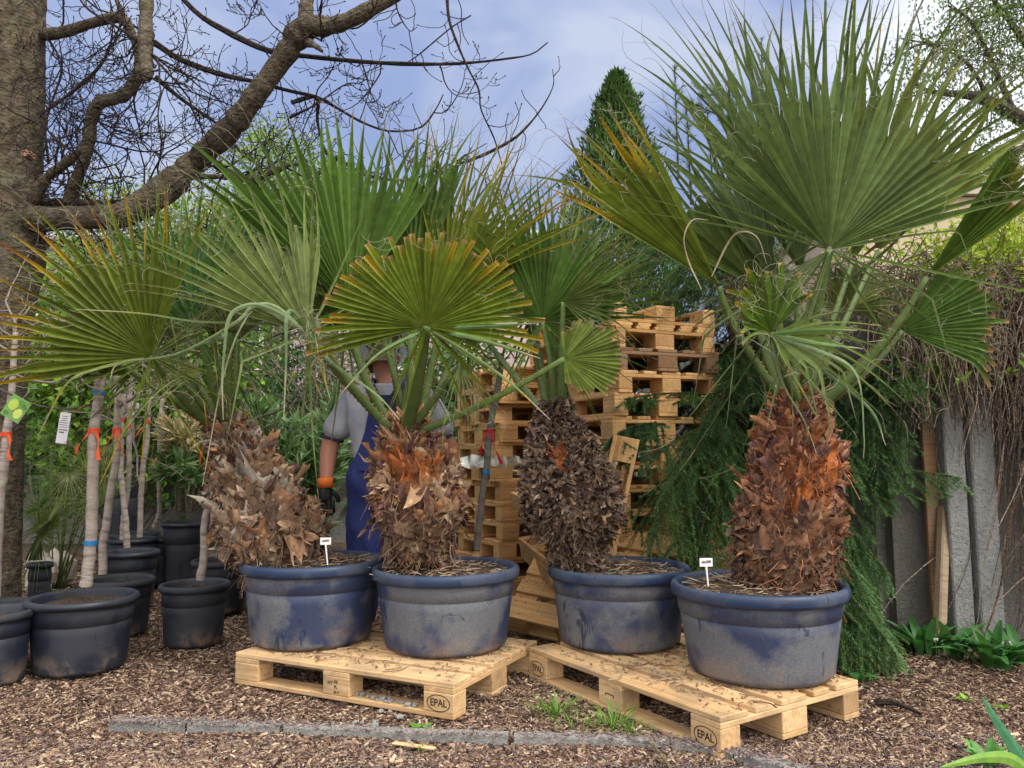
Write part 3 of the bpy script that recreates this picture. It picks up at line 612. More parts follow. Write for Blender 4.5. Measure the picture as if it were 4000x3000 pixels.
# --- palm 1 (leftmost)
pm=thing('potted_palm',(-1.02,3.98,.146),'leftmost potted fan palm, its shaggy trunk leaning left','potted palm',GRP)
pot(pm,-1.02,3.98,.146,.36,.292,.40); d1=3.98
trunk(pm,[(885,1640,58),(905,1700,85),(925,1760,100),(965,1850,150),(1000,1960,178),(1052,2060,212),(1092,2140,198),(1105,2200,165),(1108,2250,150)],d1,1,nfl=1150,seed=11)
cr1=P(880,1680,d1)
F=lambda *a,**k: frond(pm,*a,**k)
F(cr1+[-.03,-.03,0],P(590,1392,3.55),P(40,800,3.3),span=128,nseg=24,col=(.115,.16,.03),skirt=14,yel=.85,green=3,droop=.05,cup=.12,split=.48,seed=21,bend=(-.05,0,-.02),hang=.05,side_len=.8,threads=80,w0=.023)
F(cr1+[.02,.03,0],P(765,1300,3.95),P(800,700,4.0),span=110,skirt=5,yel=.10,green=1,col=(0.063,0.150,0.048),droop=.05,seed=22,face=(.2,-1,0),bend=(0,0,.03),w0=.024)
F(cr1,P(690,1350,4.2),P(560,720,4.3),span=90,skirt=5,split=.35,yel=.25,green=2,droop=.08,seed=23,col=(0.137,0.190,0.080),face=(.3,-1,.1))
F(cr1+[.03,0,0],P(930,1330,4.0),P(1060,830,4.1),span=100,skirt=6,split=.35,yel=.2,green=2,seed=24,col=(0.126,0.180,0.072),face=(-.3,-1,.1))
F(cr1+[-.02,.05,0],P(430,1290,4.3),P(60,1150,4.4),span=80,split=.3,yel=.25,green=2,seed=25,droop=.2,hang=.1,col=(0.137,0.180,0.072))
F(cr1+[.03,-.05,0],P(800,1450,3.7),P(420,1480,3.5),nseg=9,split=.25,wfac=.6,span=90,yel=.35,green=2,seed=26,droop=.35,hang=.25,face=(0,-.7,.7),col=(0.147,0.190,0.064))
F(cr1+[.03,-.05,0],P(900,1300,3.75),P(900,1000,3.55),nseg=16,split=.3,wfac=.6,span=150,yel=.3,green=2,seed=27,droop=.35,hang=.35,face=(.2,-.9,.5),col=(0.158,0.200,0.080),threads=110)
F(cr1+[.02,.06,0],P(830,1330,4.15),P(905,740,4.2),span=60,nseg=13,yel=.2,green=1,col=(.06,.12,.04),seed=70,split=.4,skirt=5,threads=70)
F(cr1+[-.02,.06,0],P(640,1340,4.2),P(330,740,4.3),span=66,nseg=14,yel=.5,green=1,col=(.085,.13,.035),seed=71,split=.4,skirt=6,threads=70)
F(cr1+[-.04,.02,0],P(520,1460,3.9),P(130,1330,3.8),span=50,nseg=9,yel=.5,green=1,col=(.08,.12,.035),seed=72,split=.35,droop=.15,threads=50)
F(cr1+[-.04,.02,0],P(470,1420,3.8),P(-90,1225,3.7),span=44,nseg=8,yel=.9,green=1,col=(.12,.15,.05),seed=83,split=.25,droop=.12,sway=.5,threads=60,tipcol=(.38,.31,.22))
F(cr1+[-.02,.05,0],P(560,1300,4.1),P(230,850,4.1),span=60,nseg=13,yel=.6,green=1,col=(.11,.15,.055),seed=84,split=.35,skirt=5,threads=70)
def strip(parent,ks,w0,col,yel=.2,name='hanging_leaflet'):
    mb=MB(); p=spline([P(*k) for k in ks],26); t=np.linspace(0,1,26)[:,None]; dd=nrm(np.gradient(p,axis=0)); sd=nrm(np.cross(dd,[.15,-1,.1])); tw=.5*np.sin(t*3+rng.random()*3); nn=np.cross(dd,sd); e=sd*np.cos(tw)+nn*np.sin(tw); ww=w0*(np.clip(t*5+.45,0,1))*np.clip(1-t,.02,1)**.55; f_=nn*ww*.35
    v=np.stack([p-e*ww,p-f_,p+e*ww],1); k=np.clip((t-.8)/.15,0,1); c=np.array(col)*(1-k)+np.array((.42,.36,.27))*k; al=np.clip((t-.5)/.4,0,1)*yel*(1-k)+0*t
    ii=np.arange(25)[:,None]*3+np.arange(2)[None]; mb.add(v.reshape(-1,3),np.stack([ii,ii+1,ii+4,ii+3],-1).reshape(-1,4),np.repeat(np.hstack([c,al]),3,axis=0)); return mb.build(name,M['blade'],parent)
for ks,w_,c,y in (([(1195,1305,3.55),(1110,1235,3.5),(1000,1190,3.42),(915,1215,3.38),(886,1275,3.36),(880,1330,3.36),(868,1480,3.38),(872,1640,3.4)],.0125,(.17,.24,.12),.2),([(1200,1300,3.55),(1165,1240,3.45),(1132,1215,3.4),(1118,1260,3.36),(1118,1400,3.38),(1108,1640,3.4)],.0135,(.16,.24,.115),.1),([(1130,1270,3.55),(960,1262,3.5),(760,1255,3.45),(560,1225,3.4),(300,1208,3.35)],.009,(.15,.21,.07),.7),([(1195,1300,3.55),(1080,1200,3.5),(990,1195,3.45),(920,1260,3.4),(700,1380,3.4),(470,1420,3.4),(430,1480,3.4)],.010,(.2,.27,.13),.3),([(1190,1300,3.55),(1020,1210,3.5),(945,1270,3.42),(870,1480,3.4),(790,1900,3.42)],.009,(.22,.26,.15),.4),([(560,1400,3.5),(380,1440,3.45),(260,1500,3.4),(150,1700,3.45)],.011,(.17,.22,.06),.9)): strip(pm,ks,w_,c,y)
# --- palm 2
pm=thing('potted_palm',(-.33,3.83,.146),'potted fan palm with a trimmed round leaf in front of the worker','potted palm',GRP)
pot(pm,-.33,3.83,.146,.36,.292,.38); d2=3.80
trunk(pm,[(1592,1640,60),(1592,1690,82),(1590,1750,110),(1600,1800,140),(1620,1860,175),(1635,1930,195),(1640,2010,195),(1645,2080,150),(1645,2140,125),(1645,2200,120)],d2,2,orange=((.58,-1.5,.10,.75),(.68,-1.9,.06,.4)),nfl=1150,seed=12)
cr2=P(1590,1690,d2)
F=lambda *a,**k: frond(pm,*a,**k)
def trim2(th): 
    return .60+.18*abs(th)/1.5 if abs(th)<1.45 else 1.
F(cr2+[0,-.06,0],P(1665,1275,3.35),P(1650,650,3.2),span=212,nseg=46,skirt=13,skirt_side=0,skirt_len=.72,yel=.5,green=3,col=(0.126,0.185,0.028),trim=lambda th:.55+.17*(abs(th)/1.5)**1.3,split=.42,droop=.05,cup=.05,sway=.12,seed=31,w0=.036,w1=.022,bend=(.02,0,0),side_len=.95,thorns=False,threads=30,face=(0,-1,.35))
F(cr2+[-.05,0,0],P(1370,1200,3.8),P(1240,410,3.85),span=86,nseg=24,skirt=4,yel=.12,green=1,col=(.078,.150,.036),droop=.03,seed=32,split=.62,bend=(-.12,0,.0),side_len=.85,face=(.25,-1,0),w0=.024,sway=.12)
F(cr2+[-.03,.05,0],P(1640,1130,4.05),P(1650,420,4.1),span=100,split=.38,skirt=8,yel=.2,green=2,seed=33,col=(0.126,0.200,0.080),droop=.04,face=(.1,-1,0),sway=.2)
F(cr2+[.05,.05,0],P(1745,1140,3.9),P(2060,520,3.9),span=88,nseg=20,yel=.75,green=3,seed=34,col=(0.126,0.165,0.024),droop=.04,cup=.1,face=(-.2,-1,0),side_len=.9,split=.4)
F(cr2+[.0,.05,0],P(1790,1120,4.1),P(1900,480,4.2),span=85,nseg=13,yel=.65,green=3,seed=35,col=(0.168,0.150,0.024),droop=.03,split=.3,wfac=.7)
F(cr2+[-.06,-.03,0],P(1205,1300,3.6),P(760,700,3.45),span=88,nseg=22,skirt=8,yel=.25,green=2,col=(0.168,0.230,0.096),seed=36,droop=.06,hang=.12,face=(.45,-1,.25),split=.5,bend=(-.1,0,.06))
F(cr2+[-.06,-.06,0],P(1240,1320,3.5),P(1150,1100,3.3),span=200,nseg=13,split=.3,wfac=.55,yel=.3,green=2,col=(0.179,0.240,0.112),seed=37,droop=.5,hang=.75,face=(.3,-.6,.8),threads=60,bend=(-.08,0,.05))
F(cr2+[.05,-.05,0],P(2205,1400,3.5),P(2460,1385,3.5),span=185,nseg=36,trim=.99*.93,split=.93,cup=.03,yel=.2,green=3,col=(.17,.25,.065),seed=38,droop=0,sway=.02,bend=(-.02,-.05,-.06),w0=.018,w1=.012,side_len=.42,threads=8,pcol=(.16,.26,.07))
F(cr2+[.02,.02,0],P(1500,1330,4.1),P(1380,900,4.3),span=130,nseg=14,split=.3,yel=.3,green=2,seed=39,droop=.2,col=(0.126,0.180,0.072),threads=110,face=(.2,-1,.4))
F(cr2+[.02,-.08,0],P(1800,1420,3.6),P(1850,1760,3.35),span=60,nseg=9,yel=.6,green=3,seed=40,droop=.3,hang=.3,split=.2,wfac=.7,threads=30)
F(cr2+[-.02,.06,0],P(1500,1210,4.2),P(1440,500,4.3),span=62,nseg=14,yel=.25,green=1,col=(.075,.13,.05),seed=73,split=.4,skirt=6,threads=80)
F(cr2+[.02,.04,0],P(1600,1160,3.95),P(1775,430,3.9),span=24,nseg=7,yel=.3,green=1,col=(.09,.17,.05),seed=74,split=.6,cup=.4,threads=20)
F(cr2+[.06,.06,0],P(1850,1200,4.2),P(2150,700,4.3),span=70,nseg=14,yel=.8,green=1,col=(.11,.14,.035),seed=75,split=.35,skirt=8,threads=80)
F(cr2+[-.08,.02,0],P(1350,1300,3.9),P(1050,900,3.9),span=60,nseg=12,yel=.35,green=1,col=(.09,.14,.05),seed=76,split=.35,skirt=6,droop=.1,threads=60)
for ks,w_,c,y in (([(1690,1290,3.38),(1900,1330,3.3),(2110,1400,3.25)],.011,(.15,.25,.09),.1),([(1680,1290,3.36),(1860,1400,3.25),(2000,1500,3.2),(2150,1640,3.2)],.009,(.15,.22,.07),.8),([(1690,1285,3.38),(1900,1275,3.3),(2105,1262,3.25)],.012,(.14,.25,.09),.1),([(1650,1290,3.36),(1480,1380,3.3),(1330,1540,3.25)],.009,(.15,.24,.09),.2),([(1200,1310,3.6),(1250,1420,3.55),(1290,1560,3.5)],.010,(.22,.2,.03),1.2),([(1195,1310,3.6),(1215,1450,3.6),(1260,1560,3.58)],.008,(.16,.18,.04),1.),([(1210,1310,3.6),(1300,1420,3.5),(1470,1540,3.4),(1560,1640,3.4)],.010,(.16,.24,.11),.1)): strip(pm,ks,w_,c,y)
# --- palm 3
pm=thing('potted_palm',(.52,3.88,.146),'potted fan palm with a dark purplish brown shaggy trunk','potted palm',GRP)
pot(pm,.52,3.88,.146,.35,.292,.37); d3=3.88
trunk(pm,[(2165,1580,45),(2170,1620,60),(2180,1680,95),(2190,1750,125),(2205,1830,165),(2225,1900,188),(2240,1980,190),(2245,2050,178),(2250,2100,130),(2252,2140,100),(2255,2220,100)],d3,3,orange=((.62,-1.75,.035,.2),),nfl=2300,seed=13)
cr3=P(2165,1620,d3)
F=lambda *a,**k: frond(pm,*a,**k)
F(cr3,P(2118,1254,3.9),P(2180,700,3.95),span=170,skirt=16,yel=.45,green=0,col=(0.089,0.170,0.044),seed=41,droop=.06,w0=.023,bend=(.03,0,0),split=.5,face=(0,-1,.1))
F(cr3+[.03,0,0],P(2180,1240,4.1),P(2290,620,4.2),span=90,split=.35,yel=.25,green=2,col=(0.126,0.200,0.088),seed=42,w0=.023)
F(cr3+[-.03,0,0],P(2050,1180,4.2),P(2080,560,4.3),span=70,split=.35,yel=.35,green=2,seed=43,col=(0.147,0.190,0.048))
F(cr3+[.03,-.03,0],P(2200,1180,3.8),P(2560,1130,3.6),span=100,nseg=16,yel=.4,green=2,seed=44,col=(0.137,0.200,0.072),droop=.2,split=.35)
F(cr3+[.03,.05,0],P(2260,1200,4.2),P(2430,820,4.3),span=110,nseg=18,split=.3,yel=.35,green=2,seed=45,col=(0.158,0.200,0.080),droop=.15,threads=100)
F(cr3+[-.05,-.02,0],P(1900,1330,4.1),P(1700,1180,4.2),span=130,nseg=14,split=.25,yel=.3,green=2,seed=46,col=(0.126,0.190,0.072),droop=.25,threads=60,pcol=(.15,.22,.10))
F(cr3+[.0,.05,0],P(2160,1190,4.3),P(2360,680,4.4),span=56,nseg=13,yel=.5,green=1,col=(.10,.15,.06),seed=77,split=.35,skirt=6,threads=60)
F(cr3+[-.02,.03,0],P(2080,1230,4.1),P(1890,830,4.2),span=60,nseg=12,yel=.3,green=1,col=(.07,.12,.04),seed=78,split=.35,skirt=5,threads=50)
# --- palm 4
pm=thing('potted_palm',(1.04,3.34,.146),'rightmost potted fan palm, the tallest, with an orange patch on its trunk','potted palm',GRP)
pot(pm,1.04,3.34,.146,.365,.292,.37); d4=3.36
trunk(pm,[(3120,1560,75),(3112,1610,100),(3105,1680,130),(3105,1750,160),(3112,1820,182),(3110,1880,178),(3095,1960,182),(3080,2050,200),(3065,2150,205),(3058,2230,198),(3055,2300,185)],d4,4,orange=((.46,-1.45,.12,.55),(.55,-1.1,.08,.35),(.40,-1.9,.06,.3)),nfl=1250,seed=14)
cr4=P(3125,1610,d4)
F=lambda *a,**k: frond(pm,*a,**k)
F(cr4+[.02,0,0],P(3240,975,3.15),P(3320,-120,3.25),span=140,nseg=34,skirt=17,skirt_len=.72,yel=.32,green=0,col=(.105,.160,.062),seed=51,droop=.04,cup=.18,split=.41,w0=.026,w1=.018,side_len=.62,thorns=False,bend=(-.02,0,0),threads=70,sway=.12)
F(cr4+[-.03,.02,0],P(2810,1120,3.2),P(2210,500,3.05),span=34,nseg=12,yel=.7,green=3,col=(0.126,0.175,0.036),seed=52,droop=.03,split=.6,cup=.5,wfac=1.15,side_len=.95,bend=(-.12,0,.1))
F(cr4+[-.03,.05,0],P(2960,1120,3.6),P(2560,430,3.6),span=75,yel=.3,green=2,col=(0.126,0.190,0.068),seed=53,split=.4,droop=.05,sway=.3,bend=(-.1,0,.1))
F(cr4+[0,.06,0],P(3120,1050,3.75),P(2960,-60,3.8),span=62,yel=.12,green=2,col=(0.116,0.190,0.072),seed=54,split=.5,sway=.25)
F(cr4+[0,-.05,0],P(3010,1300,3.0),P(2900,1010,2.9),span=130,nseg=20,yel=.4,green=3,col=(0.095,0.170,0.032),seed=55,trim=lambda th:.85,split=.5,cup=.5,bend=(-.05,0,.05),face=(.2,-1,.3),side_len=.9,threads=60,sway=.3)
F(cr4+[0,-.06,0],P(3014,1308,2.98),P(3520,1480,2.8),span=110,nseg=13,yel=.1,green=2,col=(0.158,0.230,0.080),seed=56,split=.35,droop=.16,hang=.3,wfac=.9,threads=30,face=(0,-1,.6),bend=(-.05,0,.05))
F(cr4+[.05,0,0],P(3620,1082,3.2),P(4060,590,3.1),span=26,nseg=11,yel=.45,green=0,col=(0.074,0.135,0.024),seed=57,split=.75,cup=1.,wfac=1.2,trim=lambda th:.97 if th<0.1 else .7,bend=(.06,0,-.05),w0=.026)
F(cr4+[.06,.02,0],P(3524,1292,3.3),P(3920,1180,3.2),span=90,nseg=22,yel=.3,green=0,col=(0.079,0.160,0.040),seed=58,split=.8,trim=.93,cup=.1,bend=(.05,0,-.03),pcol=(.13,.2,.08),w0=.018,w1=.010)
F(cr4+[.05,.05,0],P(3560,1230,3.3),P(3900,1330,3.3),span=130,nseg=9,yel=.3,green=2,col=(0.158,0.220,0.080),seed=59,split=.25,droop=.25,hang=.2,wfac=.6)
F(cr4+[.03,.06,0],P(3430,980,3.8),P(3640,100,3.9),span=80,yel=.4,green=3,col=(0.137,0.180,0.048),seed=60,split=.5)
F(cr4+[-.02,.08,0],P(2950,1200,3.8),P(2700,1080,3.9),span=120,nseg=16,yel=.3,green=2,col=(0.137,0.190,0.072),seed=62,split=.35,droop=.35,threads=140)
F(cr4+[.02,.08,0],P(3330,1200,3.9),P(3380,900,4.0),span=240,nseg=26,yel=.3,green=2,col=(0.147,0.190,0.072),seed=63,split=.35,droop=.4,threads=160,hang=.2)
F(cr4+[-.01,.06,0],P(3130,1050,3.65),P(2985,-190,3.7),span=46,nseg=15,yel=.15,green=2,col=(.12,.18,.10),seed=80,split=.42,side_len=.85,threads=60)
F(cr4+[.03,.06,0],P(3330,1020,3.7),P(3640,-120,3.8),span=40,nseg=12,yel=.5,green=2,col=(.11,.15,.05),seed=81,split=.4,side_len=.85,threads=60)
F(cr4+[-.02,.05,0],P(3020,1080,3.55),P(2700,250,3.55),span=44,nseg=13,yel=.3,green=2,col=(.13,.19,.10),seed=82,split=.42,skirt=5,threads=90)
for ks,w_,c,y in (([(3014,1310,2.98),(3200,1370,2.9),(3345,1460,2.85),(3375,1700,2.86),(3372,1790,2.88)],.010,(.18,.26,.13),.1),([(3014,1310,2.98),(3220,1450,2.9),(3400,1600,2.85),(3460,1740,2.85)],.009,(.14,.22,.10),.1),([(3014,1305,2.98),(3180,1290,2.9),(3350,1290,2.85)],.013,(.13,.22,.07),.3),([(3014,1308,2.98),(3200,1340,2.9),(3372,1362,2.85)],.011,(.14,.23,.09),.1),([(3010,1310,3.0),(3060,1500,2.95),(3140,1640,2.95),(3195,1785,2.95)],.008,(.16,.22,.1),.4),([(2990,1310,3.0),(3045,1450,3.),(3020,1560,3.0),(2995,1680,3.0)],.007,(.18,.22,.1),.5),([(2740,1130,3.05),(2690,1020,3.05),(2672,930,3.0),(2705,860,3.0),(2770,860,3.0)],.0055,(.36,.30,.22),0),([(2780,1080,3.0),(2850,940,3.0),(2900,905,2.95),(2960,930,2.95),(2995,1030,2.95)],.0055,(.34,.27,.2),0),([(3360,1010,3.2),(3500,900,3.2),(3620,850,3.2),(3780,830,3.2)],.008,(.16,.1,.05),.6),([(3300,1100,3.2),(3480,960,3.2),(3720,700,3.2),(3900,690,3.25)],.009,(.09,.13,.05),.3)): strip(pm,ks,w_,c,y)
# plant labels stuck in pots
def plabel(px,py,pyb,d,txt,lab):
    a=P(px,py,d); b=P(px+8,pyb,d); r=thing('plant_label',b,lab,'plant label','white labels in the palm pots'); mb=MB(); box(mb,a+[0,0,-.005],(.052,.0025,.034),(.8,.8,.85),bev=.001); c=mb.build('card',M['plain'],r)
    mb=MB(); tube(mb,[a+[0,.001,-.02],b+[0,0,-.02]],[.0045,.003],6,(.8,.8,.85)); mb.build('stem',M['plain'],r)
    me=text_mesh(txt,.014); me.materials.append(M['ink']); o=bpy.data.objects.new('handwriting',me); C.objects.link(o); o.parent=c; o.location=Vector(a+[0,-.0025,-.003])-r.location; o.rotation_euler=(math.pi/2,-.1,0)
plabel(1272,2110,2190,3.72,'35000','white label with dark handwriting stuck in the leftmost palm pot')
plabel(2758,2192,2270,3.14,'50.000','white label with dark handwriting stuck in the rightmost palm pot')

# grey pebbles on the left pallet's bottom board and under it
mb=MB()
bm=bmesh.new(); bmesh.ops.create_icosphere(bm,subdivisions=2,radius=.5); 
for v in bm.verts: v.co*=1+.22*math.sin(v.co.x*9+v.co.y*5)+.1*random.uniform(-1,1)
me=bpy.data.meshes.new('pebble'); bm.to_mesh(me); bm.free()
mm,t,b_=newmat('grey_stone'); lk(t,ramp(t,noise(t,3,4),[(.3,(.16,.17,.18)),(.7,(.36,.37,.38))]),b_.inputs['Base Color']); b_.inputs['Roughness'].default_value=.9; me.materials.append(mm)
for k in range(34):
    px=1375+rng.random()*270; s_=.014+.012*rng.random(); t_=(px-1375)/270; 
    if k<26: q=G(px,2707+t_*62+rng.normal(0,5),.022); z=.022
    else: q=G(1300+rng.random()*300,2775+rng.random()*70,0); z=0
    o=bpy.data.objects.new('pebble',me); C.objects.link(o); o.location=(q[0],q[1],z+s_*.3); o.scale=(s_*1.3,s_,s_*.8); o.rotation_euler=(rng.random()*.6,rng.random()*.6,rng.random()*6)
    tag(o,'grey pebble on the lower board of the left pallet' if k<26 else 'grey pebble on the wood chips in front of the left pallet','pebble','grey pebbles by the left pallet' if k<26 else 'grey pebbles on the chips')
# dry debris on top of pallets
for nm,org,yaw,cx in (('p1',pal1,-.4649,0),('p2',pal2,-1.0013,0)):
    mb=MB(); c,s=math.cos(yaw),math.sin(yaw); cen=np.array(org.location)
    for q in range(420):
        x=rng.uniform(-.58,.58); y=rng.uniform(-.36,.38); p=np.array([cen[0]+x*c-y*s,cen[1]+x*s+y*c,.146+rng.random()*.004]); a=rng.uniform(0,6.28); L=rng.uniform(.008,.03) if rng.random()<.85 else rng.uniform(.04,.12); dv=np.array([math.cos(a),math.sin(a),rng.uniform(0,.03)]); tt=np.linspace(0,1,4)[:,None]
        tube(mb,p+tt*dv*L+np.sin(tt*3)*np.array([-dv[1]*L*.25,dv[0]*L*.25,.002]),rng.uniform(.0015,.0035),3,vary([(.30,.2,.13),(.2,.12,.08),(.4,.3,.2)][rng.integers(3)],1)[0],cap=False)
    tag(mb.build('bark_debris',M['fibre']),'dry bark crumbs and fibres lying on the %s pallet'%('left' if nm=='p1' else 'right'),'debris',kind='stuff')
#@@PART2
# ------------------------------------------------------------ big bare tree at the left edge
def PL(ks,n):
    a=[np.append(P(x,y,d),r/FPX*d) for x,y,d,r in ks]; s=spline(a,n); return s[:,:3],np.clip(s[:,3],.0008,None)
BK=(.125,.105,.078)
def limb(mb,ks,n=40,sides=14,col=BK,rough=.05):
    p,r=PL(ks,n); r=r*(1+rough*rng.normal(size=n)); tube(mb,p,r,sides,vary(col,n,.18,.05)); return p,r
def twig(mb,p,dv,L,r,lev,col,up=.25,buds=True,wob=.22,kids=3):
    n=9; pts=[p]; dv=nrm(dv); h=rng.normal(size=3)*.12
    for i in range(n-1):
        dv=nrm(dv+h+rng.normal(size=3)*wob*[1,.5,1]+np.array([0,0,up])*(i/n)); pts.append(pts[-1]+dv*L/(n-1))
    pts=np.array(pts); r*=1.15; rr=np.linspace(r,max(.0021,r*.35),n); tube(mb,pts,rr,4 if r<.012 else 6,col,cap=False)
    if buds:
        tube(mb,[pts[-1],pts[-1]+dv*.012],[.0042,.002],4,col)
    if lev>0:
        for k in range(kids+int(rng.integers(0,3))):
            i=int(rng.integers(2,n-1)); s=nrm(np.cross(pts[i+1]-pts[i-1],[0,1,0]))*rng.choice([-1,1]); d2=nrm(nrm(pts[i+1]-pts[i-1])*.7+s*rng.uniform(.5,1.1)+np.array([0,rng.normal()*.35,0]))
            twig(mb,pts[i],d2,L*rng.uniform(.25,.55),rr[i]*.6,lev-1,col,up,buds,wob,kids)
bt=thing('bare_tree',P(-5,2400,4.75)*[1,1,0],'large bare tree at the left edge with bumpy brown trunk and spreading limbs','tree')
mb=MB(); n=110; zz=np.linspace(-.1,5.2,n); cx=P(0,1500,4.75)[0]-.055
pts=np.stack([cx+.02*np.sin(zz*1.2)-.03*(1-np.clip(zz,0,2)/2),4.75+.02*np.cos(zz*2),zz],-1); rad=.200+.055*np.exp(-((zz-2.35)/.28)**2)+.05*np.exp(-zz/.3)+.012*(zz>2.5)
K=40; th=np.arange(K)*2*math.pi/K; nn=rng.normal(size=(n,K)); nn=(nn+np.roll(nn,1,1)+np.roll(nn,2,1)+np.roll(nn,-1,1))/4
R=rad[:,None]*(1+.022*nn+.02*np.sin(3*th+zz[:,None]*2)); v=pts[:,None]+np.stack([R*np.cos(th),R*np.sin(th),0*R],-1)
i=np.arange(n-1)[:,None]*K; j=np.arange(K)[None]; k=(j+1)%K; mb.add(v.reshape(-1,3),np.stack([i+j,i+k,i+K+k,i+K+j],-1).reshape(-1,4),vary((.13,.11,.08),n*K,.4,.08)); trk=mb.build('trunk',M['bark'],bt)
mb=MB(); p=P(95,596,4.5); tube(mb,[p+[0,.06,0],p+[0,.0,0]],[.03,.022],12,(.42,.24,.17)); mb.build('pruned_stub',M['bark'],trk)
LIMBS=[]
def LB(ks,n=40,sides=14,name='limb'):
    mb=MB(); ks=[(x,y,d,r*.86) for x,y,d,r in ks]; a=limb(mb,ks,n,sides,rough=.07); mb.build(name,M['bark'],bt); LIMBS.append(a)
LB([(40,860,4.75,60),(330,850,4.6,56),(480,840,4.5,62),(640,740,4.5,66),(750,640,4.5,56),(900,500,4.4,56),(1000,370,4.3,52),(1110,220,4.25,52),(1190,110,4.2,60),(1300,100,4.15,40),(1420,50,4.1,36),(1600,-60,4.1,36)],70)
LB([(1200,110,4.2,40),(1195,40,4.25,34),(1210,-80,4.3,32)],14)
LB([(575,-60,4.2,34),(570,80,4.15,32),(568,200,4.1,33),(575,290,4.05,28),(568,312,4.05,14)],26)
LB([(120,140,4.8,28),(250,125,4.7,26),(360,90,4.6,24),(470,70,4.5,26),(520,140,4.5,18),(545,260,4.5,24),(520,330,4.5,28),(470,380,4.5,30),(390,400,4.5,30),(360,460,4.55,28),(345,580,4.6,24),(300,700,4.65,28),(270,790,4.7,30)],70)
LB([(110,800,4.75,40),(180,700,4.7,26),(240,650,4.65,22),(300,600,4.6,18),(350,540,4.6,12)],26)
LB([(130,795,4.8,22),(260,790,4.9,20),(420,800,5.,22),(560,770,5.1,16),(700,700,5.2,14),(860,690,5.2,12),(1000,700,5.2,10),(1130,640,5.2,8)],40)
LB([(840,640,4.5,20),(920,690,4.6,18),(1000,700,4.7,15),(1080,660,4.7,10),(1200,630,4.8,7)],24)
LB([(440,-40,4.6,10),(480,60,4.6,14),(520,130,4.6,16)],14,8)
LB([(1190,160,4.3,26),(1225,175,4.1,16),(1258,200,4.0,7)],12,8)
mb=MB(); TC=(.05,.04,.038)
LONG=[[(690,-30,4.2,9),(780,60,4.2,11),(880,120,4.3,13),(1000,180,4.3,12),(1080,205,4.4,12),(1200,220,4.4,10),(1400,240,4.4,8),(1600,250,4.4,8),(1800,248,4.4,6),(1990,228,4.4,4),(2080,210,4.4,3),(2140,165,4.4,2)],
[(600,165,4.3,13),(700,230,4.3,12),(860,290,4.4,11),(1000,320,4.5,8),(1130,355,4.5,7),(1240,380,4.5,7),(1330,430,4.5,6),(1420,480,4.5,5),(1520,512,4.5,4),(1640,500,4.5,4),(1700,430,4.5,3),(1732,368,4.5,2)],
[(1745,-20,4.2,7),(1755,80,4.2,6),(1790,180,4.2,5),(1830,270,4.2,4),(1870,350,4.2,4),(1880,430,4.2,3),(1930,540,4.3,3),(1960,640,4.3,2)],
[(1700,690,4.5,7),(1800,640,4.5,7),(1900,600,4.5,7),(2010,540,4.5,6),(2080,470,4.5,4),(2130,400,4.5,3),(2162,330,4.5,2),(2158,270,4.5,1.5)],
[(1140,400,4.5,10),(1235,380,4.6,9),(1240,470,4.7,7),(1260,560,4.7,5),(1300,640,4.7,4)],
[(1130,460,4.4,8),(1230,410,4.4,4),(1350,330,4.5,3),(1422,330,4.5,2)],
[(605,300,4.4,12),(700,380,4.5,9),(800,450,4.6,7),(900,520,4.7,4)],
[(170,440,4.6,6),(280,360,4.6,8),(380,270,4.6,7),(430,180,4.6,5),(440,60,4.6,3),(425,-20,4.6,2)],
[(190,640,4.8,6),(180,480,4.8,5),(240,280,4.8,4),(230,150,4.8,2)],
[(560,180,4.3,8),(480,120,4.4,6),(350,40,4.5,5),(300,-20,4.6,4)],
[(1260,590,4.9,7),(1350,640,4.9,8),(1450,690,4.9,6),(1600,700,4.9,5),(1760,640,4.9,3),(1900,560,4.9,2)],
[(1840,60,4.2,3),(1760,110,4.2,3),(1640,210,4.3,3),(1590,245,4.3,2)],[(1540,-10,4.3,3),(1560,60,4.3,3),(1600,120,4.3,2),(1630,105,4.3,1.5)]]
for l in LONG:
    a=limb(mb,l,30,6,TC,.06); LIMBS.append(a)
def near(a,n,L,lev,zup=.3,rr=.006,kids=3,sx=1.):
    p,r=a
    for q in range(n):
        i=int(rng.integers(2,len(p)-2)); t=nrm(p[i+1]-p[i-1]); s=nrm(np.cross(t,[0,1,0]))*rng.choice([-1,1]); dv=nrm(t*rng.uniform(-.2,1)+s*rng.uniform(.4,1.1)+np.array([0,rng.normal()*.3,0])); twig(mb,p[i]+s*r[i]*.6,dv,L*rng.uniform(.5,1.2),min(rr,r[i]*.6+.001),lev,TC,zup,kids=kids)
for a,nq,L,lev in ((0,9,.6,2),(2,7,.75,2),(3,20,.8,2),(4,9,.55,2),(5,16,.7,2),(6,8,.5,2),(7,4,.6,2)): near(LIMBS[a],nq,L,lev)
for a in LIMBS[9:]: near(a,7,.22,0,rr=.0026)
for a in (LIMBS[9],LIMBS[10],LIMBS[15],LIMBS[16],LIMBS[17],LIMBS[18]): near(a,6,.5,2,rr=.004)
near(LIMBS[19],9,.4,1,rr=.003)
for k in range(16): twig(mb,P(rng.uniform(180,560),rng.uniform(350,760),4.9),np.array([rng.normal(),.1,rng.normal()]),.55,.005,2,TC)
mb.build('twigs',M['bark'],bt)

